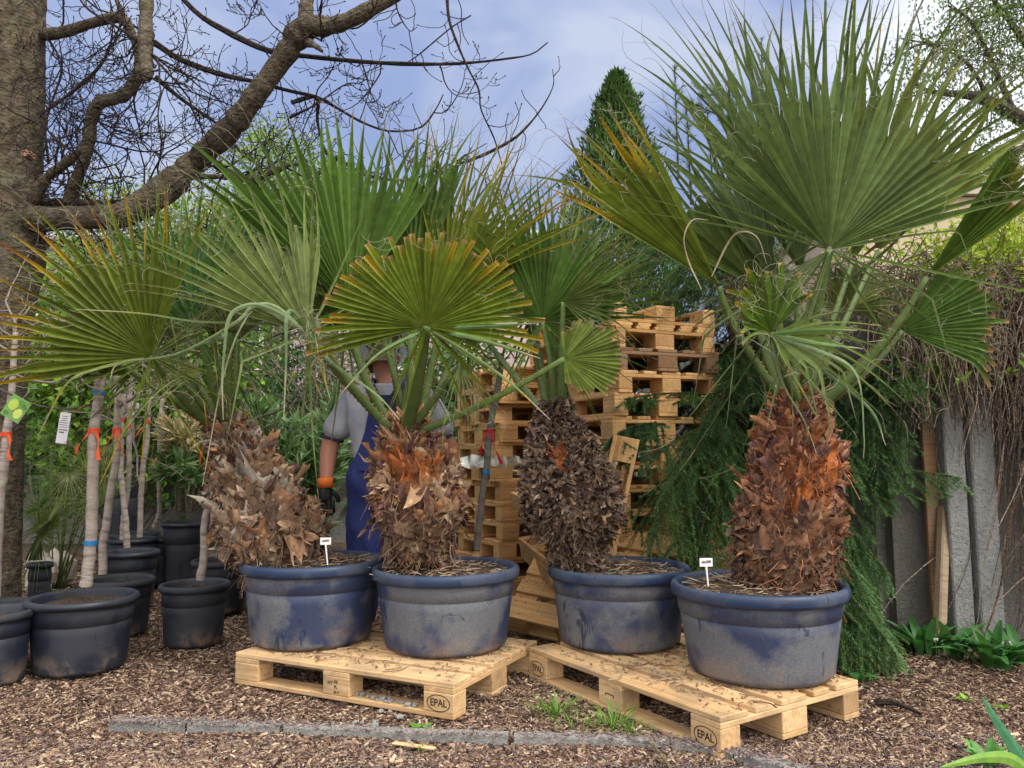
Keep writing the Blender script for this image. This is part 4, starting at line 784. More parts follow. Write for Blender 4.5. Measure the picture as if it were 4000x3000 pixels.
# ------------------------------------------------------------ leafy things: generic
def crown(mb,cens,N,L,W,pal,gap=.0,hang=0.,shell=.55):
    cens=np.asarray(cens,float); wts=cens[:,3]*cens[:,4]*cens[:,5]; k=rng.choice(len(cens),N,p=wts/wts.sum()); u=rdir(N)*(shell+(1-shell)*rng.random((N,1)))**1.; pos=cens[k,:3]+u*cens[k,3:6]
    cl=rng.integers(0,max(4,N//14),N); off=rng.normal(size=(N,3))*.5; pos=pos+0
    # gather leaves into sprays so that gaps open
    M_=max(6,N//16); seeds=pos[rng.integers(0,N,M_)]; kk=rng.integers(0,M_,N); sp=L*2.6; pos=seeds[kk]+rng.normal(size=(N,3))*sp*np.array([1,1,.8])
    d=nrm(rng.normal(size=(N,3))+np.array([0,-.2,-.1-hang])); nn=nrm(rng.normal(size=(N,3))*.7+np.array([0,-.5,1.]))
    pal=np.array(pal); c=pal[rng.integers(0,len(pal),M_)][kk]*(1+.22*rng.normal(size=(N,1))); 
    leaves(mb,pos,d,nn,L*(1+.3*rng.normal(size=N)),W*(1+.25*rng.normal(size=N)),np.clip(c,.004,1))
    return seeds
BRIGHT=[(.17,.33,.04),(.22,.40,.045),(.11,.24,.03),(.08,.18,.03)]; DARKG=[(0.042,0.126,0.042),(0.063,0.168,0.049),(0.035,0.098,0.035),(0.084,0.196,0.056)]; LITE=[(.22,.33,.08),(.27,.38,.10),(.16,.26,.07)]
def bush(name,label,cat,base,cens,N,L,W,pal,stems=10,scol=(.16,.13,.10),group=None,r=.008,hang=0,trunk_r=None):
    root=thing(name,base,label,cat,group); mb=MB(); sd=crown(mb,cens,N,L,W,pal,hang=hang); mb.build('crown',M['leaf'],root)
    mb=MB(); b=np.array(base)
    for q in range(stems):
        t=sd[rng.integers(0,len(sd))]; m=(b+t)/2+rng.normal(size=3)*.12*np.linalg.norm(t-b); tube(mb,spline([b+rng.normal(size=3)*[.06,.04,0],m,t],12),np.linspace(trunk_r or r,r*.3,12),5,scol)
    mb.build('stems' if not trunk_r else 'trunk',M['bark'],root); return root
def cen(px,py,d,rx,ry=None,rz=None):
    p=P(px,py,d); return (*p,rx,ry or rx*.7,rz or rx)
bush('leafy_shrub','bright green loose shrub filling the back left behind the slim trunks','shrub',P(450,1900,7.4)*[1,1,0],[cen(230,1330,7.4,.55),cen(480,1400,7.4,.75),cen(720,1480,7.3,.6),cen(230,1600,7.3,.55),cen(560,1650,7.5,.7),cen(780,1300,7.5,.5),cen(330,1180,7.6,.5)],13500,.075,.06,BRIGHT,26)
bush('ivy_bush','dark green ivy covering the back left behind the bright shrub','ivy',P(400,1900,9.3)*[1,1,0],[cen(150+180*q,1650+60*(q%2),9.5,1.1,.25,.9) for q in range(6)],6500,.10,.09,DARKG,14)
bush('conifer_shrub','feathery dark green shrub in front of the pink house','shrub',P(1180,1800,8.6)*[1,1,0],[cen(1130,1330,8.6,.45),cen(1250,1480,8.6,.55,.4,.5),cen(1080,1560,8.5,.4),cen(1300,1620,8.4,.5)],5200,.07,.022,[(.05,.13,.03),(.08,.18,.04),(.03,.09,.03)],14)
bush('evergreen_shrub','dark broad leaved shrub between the worker and the lower pallet stack','shrub',P(1800,1900,7.6)*[1,1,0],[cen(1750,1480,7.6,.5),cen(1830,1650,7.6,.45),cen(1660,1620,7.7,.5),cen(1770,1830,7.6,.45)],4200,.08,.05,DARKG+BRIGHT[2:3],14)
bush('spring_tree','pale green leafy tree rising over the pink house roof','tree',P(1080,1700,13)*[1,1,0],[cen(1050,700,13,1.0),cen(1180,800,13,.9),cen(960,860,13,.9,.6,.5),cen(1300,900,13,.6),cen(1080,960,13,1.2,.6,.6)],9000,.085,.05,LITE,12,trunk_r=.12)
bush('spring_tree','low pale green tree crown behind the thick limb at upper left','tree',P(560,1700,12.4)*[1,1,0],[cen(420,800,12.4,.5,.4,.25),cen(640,850,12.4,.8,.5,.4),cen(800,900,12.4,.8,.6,.5),cen(330,900,12.4,.5,.3,.3)],3600,.085,.05,LITE,8,trunk_r=.09)
def twigcloud(mb,a,b,n,L,col,r=.006):
    for q in range(n):
        f=rng.random(); twig(mb,a*(1-f)+b*f,np.array([rng.normal()*.7,rng.normal()*.3,rng.uniform(.3,1.2)]),L*rng.uniform(.6,1.3),r,2,col,.1,False)
bb=thing('bare_shrub',P(1330,1850,5.8)*[1,1,0],'bare tangled grey shrub behind the worker and left palms','shrub'); mb=MB(); twigcloud(mb,P(1100,1750,5.8),P(1500,1600,5.8),22,1.1,(.24,.20,.17),.008); mb.build('stems',M['bark'],bb)

# right hand spring tree
rt=thing('spring_tree',P(4250,1500,11)*[1,1,0],'half bare tree with hanging fresh green leaves at upper right','tree'); mb=MB(); RL=[]
for l in ([(4350,1500,11,60),(4300,900,11,50),(4150,560,11,40),(4000,470,11,30),(3870,400,11,24),(3780,370,11,18),(3650,360,11,10),(3560,330,11,5)],[(4150,560,11,25),(4050,250,11,18),(3950,90,11,12),(3850,-40,11,6)],[(3960,440,11,14),(3860,210,11,9),(3790,80,11,6),(3700,20,11,4)],[(4000,520,11,12),(3900,620,11,8),(3780,640,11,5),(3650,600,11,3)],[(3870,400,11,10),(3780,250,11,7),(3650,180,11,4),(3520,150,11,3)],[(4100,50,11,12),(3980,20,11,8),(3860,60,11,4)]):
    p,r=PL(l,24); tube(mb,p,r,7,(.10,.08,.07)); RL.append((p,r))
LP=[]
for (p,r) in RL:
    for q in range(26):
        i=int(rng.integers(5,23)); n0=mb.n; dv=nrm(np.array([rng.normal(),rng.normal()*.5,rng.normal()*.7-.1])); L=rng.uniform(.3,.9); pts=p[i]+np.linspace(0,1,6)[:,None]*dv*L+np.linspace(0,1,6)[:,None]**2*np.array([0,0,-.25]); tube(mb,pts,np.linspace(.012,.004,6),4,(.11,.09,.08),cap=False)
        for z in range(5): LP.append(pts[int(rng.integers(2,6))]+rng.normal(size=3)*.08)
mb.build('trunk',M['bark'],rt)
LP=np.array(LP); N=9000; mbl=MB(); k=rng.integers(0,len(LP),N); pos=LP[k]+rng.normal(size=(N,3))*[.10,.10,.14]; c=np.array([(.20,.30,.10),(.14,.22,.07),(.10,.16,.06)])[rng.integers(0,3,N)]*(1+.2*rng.normal(size=(N,1)))
leaves(mbl,pos,rng.normal(size=(N,3))*.6+[0,0,-1],rng.normal(size=(N,3)),.065,.028,np.clip(c,.01,1)); mbl.build('crown',M['leaf'],rt)

# ------------------------------------------------------------ thuja
th_=thing('conifer_tree',P(2410,1800,8.5)*[1,1,0],'tall columnar dark green conifer behind the pallet stacks','tree'); mb=MB(); N=26000
z=rng.random(N)*5.3+.1; x0=P(2432,1500,8.5)[0]; rp=np.interp(z,[0,2,3.3,4.1,4.6,5.0,5.45],[.75,.72,.64,.46,.31,.17,.0]); ph=rng.uniform(0,6.283,N); lob=1+.16*np.sin(ph*5+z*5.6)+.14*np.sin(ph*3-z*8.1)+.09*rng.normal(size=N); rr=(rp+.04)*lob*(rng.random(N)**.25)*np.where(rng.random(N)<.08,1.15,1)
pos=np.stack([x0+rr*np.cos(ph),8.5+rr*np.sin(ph),z],-1); s2=rng.random(N)<.12; pos[s2,0]=pos[s2,0]*.45+.55*P(2560,1500,8.5)[0]+0; pos[s2,2]*=.82
o=np.stack([np.cos(ph),np.sin(ph),0*ph],-1); pal=np.array([(.045,.10,.022),(.07,.15,.03),(.03,.07,.02),(.10,.19,.04)]); cl=(np.sin(pos[:,0]*14+pos[:,2]*6)+np.sin(pos[:,2]*11+ph*4)>.3).astype(int); c=pal[(cl*2+rng.integers(0,2,N))%4]
leaves(mb,pos,o*.5+[0,0,1.]+rng.normal(size=(N,3))*.35,o+rng.normal(size=(N,3))*.5,rng.uniform(.05,.12,N),rng.uniform(.02,.04,N),c*(1+.2*rng.normal(size=(N,1))).clip(.4,2)); mb.build('crown',M['needle'],th_)
mb=MB(); tube(mb,[(x0,8.5,0),(x0,8.5,3),(x0,8.5,5.3)],[.09,.05,.01],8,(.12,.08,.06)); mb.build('trunk',M['bark'],th_)

# ------------------------------------------------------------ spruce with drooping branches
def needle_twig(nd_,p,dirs,L,ln,col,dens=.008):
    pass
def spruce_branch(acc,wood,a,b,sag,tl,nt_=None,colr=0.,hangdown=.5,ln0=.022):
    n=24; t=np.linspace(0,1,n)[:,None]; mid=(a+b)/2+np.array([0,0,sag]); p=(1-t)**2*a+2*t*(1-t)*mid+t*t*b; L=np.linalg.norm(b-a); tube(wood,p,np.linspace(.008,.002,n),4,(.12,.09,.05),cap=False)
    dd=nrm(np.gradient(p,axis=0)); k=nt_ or int(L/.035)
    paths=[(p,ln0)]
    for q in range(k):
        f=rng.uniform(.12,1); i=int(f*(n-1)); s=nrm(np.cross(dd[i],[0,0,1]))*(1 if q%2 else -1); d2=nrm(dd[i]*.75+s*.8+np.array([0,0,-hangdown*rng.uniform(.3,1.4)])+rng.normal(size=3)*.12); l2=tl*(1.05-f*.75)*rng.uniform(.6,1.2); tt=np.linspace(0,1,8)[:,None]
        pp=p[i]+tt*d2*l2+tt**2*np.array([0,0,-.35*hangdown])*l2; paths.append((pp,ln0)); tube(wood,pp[::2],np.linspace(.002,.001,4),3,(.2,.15,.08),cap=False)
        if l2>.18:
            for z in range(2):
                j=int(rng.integers(2,6)); s2=nrm(np.cross(d2,[0,0,1]))*rng.choice([-1,1]); d3=nrm(d2*.8+s2*.7+[0,0,-.15]); l3=l2*.4; paths.append((pp[j]+tt*d3*l3,.016))
    for pp,ln in paths:
        Lp=np.linalg.norm(pp[-1]-pp[0]); m=max(6,int(Lp/.0017)); f=rng.random((m,))*.999*(len(pp)-1); i=f.astype(int); fr=(f-i)[:,None]; q=pp[i]*(1-fr)+pp[i+1]*fr; dp=nrm(pp[i+1]-pp[i]); o=rdir(m); o=nrm(o-dp*np.sum(o*dp,1)[:,None]+np.array([0,0,.15])); ends=(f/(len(pp)-1))
        acc.append((q,nrm(dp*(.9 if ln<.03 else .35)+o),o,np.full(m,ln)*rng.uniform(.8,1.25,m),ends+colr+0*f))
def flush_needles(acc,name,parent,base=(.068,.155,.080),tip=(.155,.285,.105)):
    q=np.vstack([a[0] for a in acc]); d=np.vstack([a[1] for a in acc]); o=np.vstack([a[2] for a in acc]); L=np.concatenate([a[3] for a in acc]); e=np.concatenate([a[4] for a in acc])[:,None].clip(0,1.6)
    c=np.array(base)*(1-.6*e)+np.array(tip)*.6*e; c=c*(1+.2*rng.normal(size=(len(q),1))); s=nrm(np.cross(d,o)); w_=.0026; v=np.stack([q-s*w_,q+s*w_,q+d*L[:,None]],1).reshape(-1,3); i=np.arange(len(q))[:,None]*3
    mb=MB(); mb.add(v,i+np.array([[0,1,2]]),np.repeat(np.clip(c,.005,1),3,axis=0)); return mb.build(name,M['needle'],parent)
sx,sy=1.56,5.3
sp=thing('spruce_tree',(sx,sy,0),'dark green spruce with drooping needle branches right of the tall pallet stack','tree'); acc=[]; wd=MB()
tube(wd,spline([(sx+.02,sy,-.05),(sx,sy,1.2),(sx-.02,sy+.02,2.4),(sx+.02,sy,3.75)],30),np.linspace(.055,.008,30),10,(.10,.07,.055))
for q in range(84):
    z=rng.uniform(.9,3.0); az=rng.uniform(0,6.283); L=np.interp(z,[1,2,3,3.7],[1.15,1.0,.62,.25])*rng.uniform(.7,1.1)
    a=np.array([sx,sy,z]); b=a+np.array([math.cos(az)*L,math.sin(az)*L*.9,-L*rng.uniform(.35,.7)]); 
    if b[1]<4.15: b[1]=4.15+rng.random()*.2
    if b[0]>1.95 and b[1]>4.35: b[0]=1.95
    spruce_branch(acc,wd,a,b,.12*L,.36,colr=rng.uniform(-.2,.3))
for px,py,d,ex,ey,ed,h in ((2870,1560,5.2,2440,1560,4.7,.5),(2870,1640,5.1,2560,1780,4.3,.6),(2870,1650,5.1,2480,2080,4.4,.9),(2840,1750,4.9,2620,2150,4.2,1.),(2860,1800,4.8,2760,2190,4.1,1.),(2800,1700,4.7,2580,1950,4.05,.9),(2700,1750,4.5,2540,2120,4.1,1.3),(2800,1850,4.6,2700,2280,4.2,1.2),(2600,1660,4.5,2380,1720,4.3,.9),
    (2950,1500,5.2,3330,1450,4.5,.7),(3200,1430,4.7,3640,1420,4.15,.35),(3200,1440,4.7,3560,1560,4.2,.7),(3180,1500,4.6,3520,1800,4.2,.9),(3150,1700,4.6,3480,1950,4.2,.8),(3150,1850,4.5,3760,1870,4.15,.45),(3150,1950,4.4,3480,2250,4.15,.9),(3120,2000,4.2,3420,2350,4.0,.8),(3200,2100,4.1,3450,2520,3.85,.9),(3230,2250,4.0,3500,2560,3.75,.7),(3240,1900,4.3,3400,2350,4.1,1.1),(3290,2100,4.0,3300,2560,3.85,1.),(3200,1480,4.6,3330,1900,4.1,1.1),(3400,1470,4.4,3440,1850,4.2,1.1),(3150,2200,4.3,3260,2480,4.1,1.),(3300,1460,4.5,3560,1700,4.15,1.),(3350,1500,4.4,3600,1480,4.1,.6),(3100,1800,4.6,3420,2100,4.15,1.),(3250,2300,4.0,3420,2560,3.8,.8),(3200,2000,4.2,3350,2450,3.95,1.),(2880,1500,5.0,2700,1750,4.4,1.1),(2900,1700,4.9,2650,1900,4.2,1.1),(2840,1950,4.7,2720,2260,4.15,1.1)):
    spruce_branch(acc,wd,P(px,py,d),P(ex,ey,ed),.08,.40,nt_=int(26+14*rng.random()),colr=rng.uniform(0,.6),hangdown=h)
for px,py,ex,ey in ((2650,700,2635,255),(2850,760,2848,300),(2700,800,2680,380),(2980,700,2975,150),(2900,520,2700,320),(2930,540,2770,330),(2870,480,2700,400),(2800,900,2760,420),(2600,850,2560,640),(2950,650,2860,290)):
    spruce_branch(acc,wd,P(px,py,5.25),P(ex,ey,5.2),.0,.16,nt_=7,hangdown=-.2,colr=-.2,ln0=.034)
flush_needles(acc,'crown',sp); wd.build('trunk',M['bark'],sp)
# hanging tips of a second conifer
# ------------------------------------------------------------ potted fig trees and ribbons
M['orange_r']=colmat('orange_tape',.35,60,.1,0,0,.5,.3)
def ribbon(parent,p,r,name='ribbon',col=(.80,.10,.02),tails=2,L=.16):
    mb=MB(); tube(mb,[p+[0,0,-.012],p+[0,0,.012]],[r+.004,r+.004],14,col)
    for k in range(tails):
        sgn=(-1,1,.4)[k]; l=L*rng.uniform(.7,1.2); n=9; t=np.linspace(0,1,n)[:,None]; c=p+np.array([sgn*r*.7,-r-.005,0])+t*np.array([sgn*.045,-.01,-l])+np.sin(t*5+rng.random()*3)*np.array([.006,.01,0])
        sd=np.array([.011,.004*sgn,0]); tw=np.cos(t*3*rng.uniform(.3,1)+.3); v=np.stack([c-sd*tw,c+sd*tw],1); i=np.arange(n-1)[:,None]*2
        mb.add(v.reshape(-1,3),np.concatenate([i,i+1,i+3,i+2],1),col)
    return mb.build(name,M['orange_r'],parent)
def fig(label,ks,potp=None,ribs=(),top=None,branches=5,blen=.7,col=(.36,.31,.28),grp='slim grafted trees in pots',cat='tree',tk=None,twc=(.24,.20,.185)):
    p,r=PL(ks,60); r=r*.86; g=p[0].copy(); root=thing('potted_tree' ,(g[0],g[1],0) ,label,cat,grp)
    n=len(p); s=np.concatenate([[0],np.cumsum(np.linalg.norm(np.diff(p,axis=0),axis=1))]); ph=(s/.085+.25*np.sin(s*9))%1; b=np.exp(-((ph-.5)/.12)**2); m=180; pp=spline(p,m); ss=np.linspace(0,s[-1],m); ph=(ss/.085+.25*np.sin(ss*9))%1; b=np.exp(-((ph-.5)/.1)**2); rr=np.interp(ss,s,r); wob=np.cumsum(rng.normal(size=(m,3))*.0007*[1,1,0],axis=0); pp=pp+wob-np.linspace(0,1,m)[:,None]*wob[-1]
    mb=MB(); cc=np.array(col)*(1-.3*b[:,None])*(1+.04*rng.normal(size=(m,1))); tube(mb,pp,rr*(1+.055*b)*(1+.02*rng.normal()),12,cc); t=mb.build('trunk',M['figbark'],root,smooth=True)
    mb=MB(); tp=pp[-1]
    for k in range(branches):
        q=pp[-1-int(rng.integers(0,30))]; twig(mb,q,np.array([rng.normal()*.8,rng.normal()*.3,rng.uniform(.3,1.)]),blen*rng.uniform(.6,1.3),rr[-1]*.5,1,twc,.25,True,.25,2)
    if branches: mb.build('branches',M['figbark'],root,smooth=True)
    if potp:
        x,y,R,H=potp; o=pot(root,x,y,.002,R,R*.8,H,('blackpot','blackpot'),rimh=.035,soil=.05,litter=False)
    for (px,py,c,tl) in ribs:
        d=ks[0][2]; i=np.argmin(np.abs(pp[:,2]-P(px,py,d)[2])); ribbon(root,pp[i],rr[i],'ribbon' if c!='b' else 'blue_tie',{'o':(.80,.10,.02),'b':(.03,.25,.62),'r':(.55,.02,.03)}[c],tl)
    return root
def pp_(px,y_,d): return P(px,y_,d)[0]
fig('nearest slim pale tree with blue ties in the largest black pot',[(335,2290,4.0,28),(345,2200,4.0,24),(362,2023,4.0,25),(368,1700,4.0,22),(390,1530,4.0,22),(398,1420,4.0,20)],(pp_(327,2300,4.0),4.0,.262,.365),((380,1683,'o',2),(396,1533,'b',0),(342,2118,'b',0)),branches=6)
fig('leaning pale slim tree just right of the nearest one',[(400,2245,4.75,18),(404,2130,4.75,17),(418,2023,4.75,17),(455,1800,4.75,16),(460,1650,4.75,15),(458,1470,4.75,15)],(pp_(470,2250,4.75),4.75,.20,.335),((462,1680,'o',2),),branches=6)
fig('thin crooked pale tree crossing behind the leaning one',[(497,2140,5.6,14),(497,2040,5.6,14),(482,1903,5.6,12),(474,1800,5.6,12),(482,1540,5.6,11)],(pp_(510,2120,5.6),5.6,.20,.40),((484,1640,'o',1),),branches=4)
fig('slim pale tree left of the dark barrel with short orange tape',[(478,2120,6.2,12),(480,2020,6.2,12),(500,1870,6.2,11),(506,1600,6.2,12),(515,1480,6.2,11)],(pp_(520,2080,6.3),6.3,.19,.42),((510,1665,'o',1),),branches=4)
fig('slim pale tree with orange tape hanging right, in front of the oleander',[(546,2100,5.9,13),(548,1963,5.9,12),(558,1850,5.9,12),(572,1752,5.9,12),(580,1640,5.9,12),(588,1500,5.9,11)],(pp_(560,2105,6.9),6.75,.20,.42),((582,1648,'o',1),),branches=4)
fig('farthest slim pale tree with red orange tape in front of the tan topped oleander',[(605,2060,6.6,14),(622,2000,6.6,11),(625,1870,6.6,10),(630,1700,6.6,10),(635,1530,6.6,9)],(pp_(640,2055,6.6),6.6,.21,.40),((628,1783,'o',2),),branches=3)
fig('slim pale tree in a small black pot beside the leftmost palm trunk',[(783,2265,4.5,19),(795,2150,4.5,15),(795,2040,4.5,14),(812,1950,4.5,14),(828,1800,4.5,13),(822,1650,4.5,12)],(pp_(762,2262,4.5),4.5,.195,.345),((806,1700,'o',1),),branches=4)
fig('slim tree at the left edge in front of the big trunk with orange tape',[(-20,2340,4.05,22),(-5,2000,4.05,20),(18,1800,4.05,20),(28,1690,4.05,18),(50,1500,4.05,14),(60,1300,4.05,12)],(pp_(25,2345,4.05),4.05,.125,.33),((28,1695,'o',2),),branches=6,blen=.8)
fig('slim dark grey tree between the two palm pots with red and blue ties',[(1862,2150,4.25,16),(1872,2050,4.25,15),(1885,1930,4.25,15),(1905,1800,4.25,15),(1915,1680,4.25,15),(1930,1590,4.25,15),(1947,1505,4.25,15),(1960,1380,4.25,11)],None,((1910,1685,'r',2),(1898,1842,'b',0)),branches=4,col=(.19,.18,.17))
mb=MB(); g=thing('plant_pot',(P(-30,2350,3.75)[0],3.75,0),'empty looking black pot at the left edge with white sticker','plant pot'); o=pot(g,P(-30,2350,3.75)[0],3.75,.002,.185,.15,.34,('blackpot','blackpot'),.035,.05,False)
mb=MB(); th=np.linspace(-1.75,-1.0,8); cxy=g.location; R_=.168; v=[(cxy[0]+R_*1.01*math.cos(a),cxy[1]+R_*1.01*math.sin(a),z) for a in th for z in (.15,.215)]; i=np.arange(7)[:,None]*2; mb.add(v,np.concatenate([i,i+2,i+3,i+1],1),(.7,.7,.75)); q=mb.build('sticker',M['plain'],g)
for nm,lab,px,d,R,H in (('plant_pot','tall dark blue barrel pot behind the slim pale trunks',488,7.1,.17,1.05),('plant_pot','wide black pot under the tan topped oleander',730,6.5,.2,.53),('plant_pot','low black pot between the leftmost palm and small fig pot',870,5.4,.2,.36)):
    x=P(px,2000,d)[0]; g=thing(nm,(x,d,0),lab,'plant pot'); pot(g,x,d,.002,R,R*.9 if H>1 else R*.8,H,('blackpot','blackpot'),.035,.05,False)
# hanging tags
def card(name,label,px,py,d,w_,h_,rot,col,txt=None,pic=False):
    c=P(px,py,d); root=thing(name,c,label,'tag'); mb=MB(); box(mb,(0,0,0),(w_,.002,h_),col); o=mb.build('card',M['plain'],None); o.parent=root; root.rotation_euler=(0,rot,.1)
    mb=MB()
    if pic:
        for q in range(7): a=rng.uniform(-.35,.35,2); 
        for (x,z,sx_,sz_,cc) in ((-.2,.1,.5,.55,(.45,.60,.10)),(.22,-.15,.45,.5,(.55,.68,.16)),(.1,.32,.4,.25,(.10,.26,.05)),(-.3,-.33,.3,.2,(.08,.22,.05)),(.35,.2,.2,.2,(.07,.2,.06))):
            th=np.arange(20)*.314; v=np.stack([x*w_+np.cos(th)*sx_*w_*.45,np.full(20,-.0022-.0004*abs(x)),z*h_+np.sin(th)*sz_*h_*.45],-1); mb.add(v,np.array([list(range(20))]),cc)
    else:
        for r_ in range(6): box(mb,(-.05*w_,-.0018,h_*(.38-.07*r_)),(w_*rng.uniform(.5,.8),.0008,h_*.018),(.12,.12,.14))
        box(mb,(0,-.0018,h_*-.06),(w_*.8,.0008,h_*.03),(.1,.1,.12)); box(mb,(-.1*w_,-.0018,-h_*.14),(w_*.45,.0008,h_*.04),(.05,.05,.06))
    o2=mb.build('print',M['plain'],None); o2.parent=o
    mb=MB(); tube(mb,[(0,0,h_/2-.002),(.004,0,h_/2+.05)],.0012,4,(.6,.6,.6)); o3=mb.build('string',M['plain'],None); o3.parent=root
card('picture_tag','green picture tag of yellow green fruit hanging at the left edge',62,1596,3.75,.10,.115,.55,(.16,.36,.10),pic=True)
card('price_tag','long white printed tag hanging between big trunk and slim trees',248,1672,4.1,.055,.165,.12,(.72,.72,.80))
card('price_tag','small blank white tag hanging behind the third slim tree',527,1600,5.6,.05,.10,.1,(.6,.6,.66))
tw=thing('twig',P(0,1520,4.0),'thin bare twig reaching right from the left edge above the tags','twig'); mb=MB(); p,r=PL([(-60,1490,4.0,5),(40,1540,4.0,5),(150,1585,4.05,4),(260,1597,4.1,4),(340,1585,4.1,4),(420,1550,4.1,3)],30); tube(mb,p,r,6,(.13,.11,.10)); mb.build('stem',M['bark'],tw)

# ------------------------------------------------------------ oleanders and small fan palms
def oleander(label,base,px0,px1,pyt,pyb,d,N,pal,grp,L=.13,tan=0,bs=22):
    root=thing('oleander',base,label,'shrub',grp); mb=MB(); sm=MB(); b=np.array(base); P_=[];D_=[];C_=[]
    for s in range(bs):
        t=P(rng.uniform(px0,px1),rng.uniform(pyt,pyt+(pyb-pyt)*.45),d+rng.normal()*.18); m=b*.5+t*.5+np.array([0,0,.1]); sp_=spline([b+rng.normal(size=3)*[.05,.05,0],m,t],24); tube(sm,sp_,np.linspace(.008,.003,24),4,(.22,.20,.14))
        for q in range(N//bs):
            i=int(8+15.9*rng.random()**.6); dd=nrm(sp_[min(i+1,23)]-sp_[i-1]); o=rdir(1)[0]; P_.append(sp_[i]); D_.append(nrm(dd*.8+o*.8)); 
            tn=tan and sp_[i][2]>P(0,pyt+(pyb-pyt)*.28,d)[2] and rng.random()<.85
            C_.append(np.array((.42,.33,.20) if tn else pal[rng.integers(len(pal))])*rng.uniform(.75,1.25))
    P_=np.array(P_);D_=np.array(D_); leaves(mb,P_,D_,rdir(len(P_))*.5+[0,-.6,.8],L*rng.uniform(.7,1.25,len(P_)),L*.19,np.array(C_),fold=.2); mb.build('foliage',M['leaf'],root); sm.build('stems',M['bark'],root)
OP=[(.14,.26,.10),(.10,.19,.075),(.19,.32,.13),(.28,.40,.22)]
oleander('lush green long leaved oleander left of the worker',P(1180,2150,5.3)*[1,1,0],1000,1340,1560,2150,5.3,2300,OP,'oleander shrubs',.15,bs=34)
oleander('green oleander partly hidden behind the leftmost palm trunk',P(960,2150,5.9)*[1,1,0],880,1100,1600,2150,5.9,1000,OP,'oleander shrubs',.15)
oleander('oleander with withered tan tops in a black pot behind the slim trees',P(730,2020,6.5)+[0,0,.05],620,880,1640,2130,6.4,1500,OP,'oleander shrubs',.14,tan=1,bs=26)
def minipalm(label,base,d,specs,sc=(.10,.07,.05)):
    root=thing('fan_palm',base,label,'palm','small bushy fan palms'); b=np.array(base)
    for k,(hx,hy,tx,ty,span,c) in enumerate(specs):
        hub=P(hx,hy,d+rng.normal()*.1); bl=blade(root,hub,P(tx,ty,d-.05+rng.normal()*.12),face=(rng.normal()*.5,-1,.5),span=span,nseg=max(9,int(span/8)),split=.16,droop=.06,cup=.25,yel=.12,col=c,seed=200+int(hx+hy),threads=0,sway=.15,wfac=.9,name='leaf_blade')
        s=petiole(root,b+[rng.normal()*.04,0,.02],hub,(0,0,.05),.008,.005,(.09,.14,.04),False,k); s.parent=bl
GC=[(.09,.16,.05),(.16,.22,.09),(.13,.20,.06),(.22,.27,.16)]
minipalm('bushy small fan palm with silvery leaves behind the nearest slim tree',P(230,2120,6.3)*[1,1,0],6.2,[(200+q%4*70,1740+q//4*110,130+ (q*97)%330,1600+(q*83)%420,210,GC[(q*3)%4]) for q in range(12)])
minipalm('small fan palm with narrow green leaves in a dark pot beside the big trunk',P(140,2200,5.3)+[0,0,.0],5.25,[(150+((q*37)%70),1990+((q*53)%110),110+((q*61)%260),1890+((q*71)%240),230,GC[(q*2)%3]) for q in range(8)])
x=P(158,2200,5.3)[0]; g=thing('plant_pot',(x,5.3,0),'dark blue pot holding a small fan palm beside the big trunk','plant pot'); pot(g,x,5.3,.002,.085,.07,.36,('blackpot','blackpot'),.03,.04,False)
rk=flatmat('rock',(.42,.36,.33),.95)
for k,(px,py,s_,lb) in enumerate(((165,2160,.12,'pale angular rock nearest the big trunk'),(255,2165,.10,'pale angular rock behind the nearest slim tree'),(215,2130,.09,'reddish pale rock between two others'))):
    bm=bmesh.new(); bmesh.ops.create_icosphere(bm,subdivisions=2,radius=1)
    for v in bm.verts: v.co*=1+.25*math.sin(v.co.x*3+k)*math.cos(v.co.z*4+k)
    me=bpy.data.meshes.new('rock'); bm.to_mesh(me); bm.free(); me.materials.append(rk); o=bpy.data.objects.new('rock',me); C.objects.link(o); p=P(px,py,6.2+.3*k); o.location=(p[0],p[1],s_*1.4); o.scale=(s_,s_*.8,s_*1.5); tag(o,lb,'rock')

# ------------------------------------------------------------ creeper over the right wall
cv=thing('creeper_vine',(3.1,4.3,0),'tangled dead creeper stems hanging over the right wall with a few fresh leaves','vine'); mb=MB(); lp=[]
def vine(x,top,L,y,col,r=.003,wob=.06):
    n=16; t=np.linspace(0,1,n); px_=x+np.cumsum(rng.normal(size=n))*wob*L/3+rng.normal()*.2*t*L; yy=y-.05*np.sin(t*3)*rng.random()-abs(rng.normal())*.03; z=top-L*t+.06*np.sin(t*rng.uniform(3,9)); z=np.clip(z,.01,None); p=np.stack([px_,np.clip(yy+.02*rng.normal(size=n),4.08,4.34),z],-1); tube(mb,spline(p[::3],16),np.linspace(r,r*.5,16),4,col,cap=False); lp.append(p[int(rng.integers(3,12))])
for q in range(1150):
    u_=rng.random()**.7; x=2.0+u_*1.5; top=rng.uniform(1.7,2.12)-.1*rng.random(); dens=np.clip((x-2.35)/.6,0,1); L=rng.uniform(.25,.62)+(dens*rng.random()**1.4)*1.6
    if x<2.9 and rng.random()<.75: L=min(L,rng.uniform(.3,.85))
    vine(x,top,L,rng.uniform(4.12,4.34),vary([(.27,.21,.17),(.18,.13,.10),(.34,.28,.23),(.13,.10,.08)][int(rng.integers(4))],1)[0],rng.uniform(.0022,.0048))
for q in range(14): vine(rng.uniform(2.9,3.3),2.1,2.12,4.2,(.18,.12,.08),.010,.05)
for q in range(520):     # tangle lying over the wall top
    x=rng.uniform(1.75,3.7); p=np.array([x,rng.uniform(4.2,4.6),2.0+rng.uniform(-.12,.14)]); twig(mb,p,np.array([rng.normal(),rng.normal()*.5,rng.normal()*.3]),rng.uniform(.2,.6),.0032,0,(.25,.20,.165),-.1,False,.35)
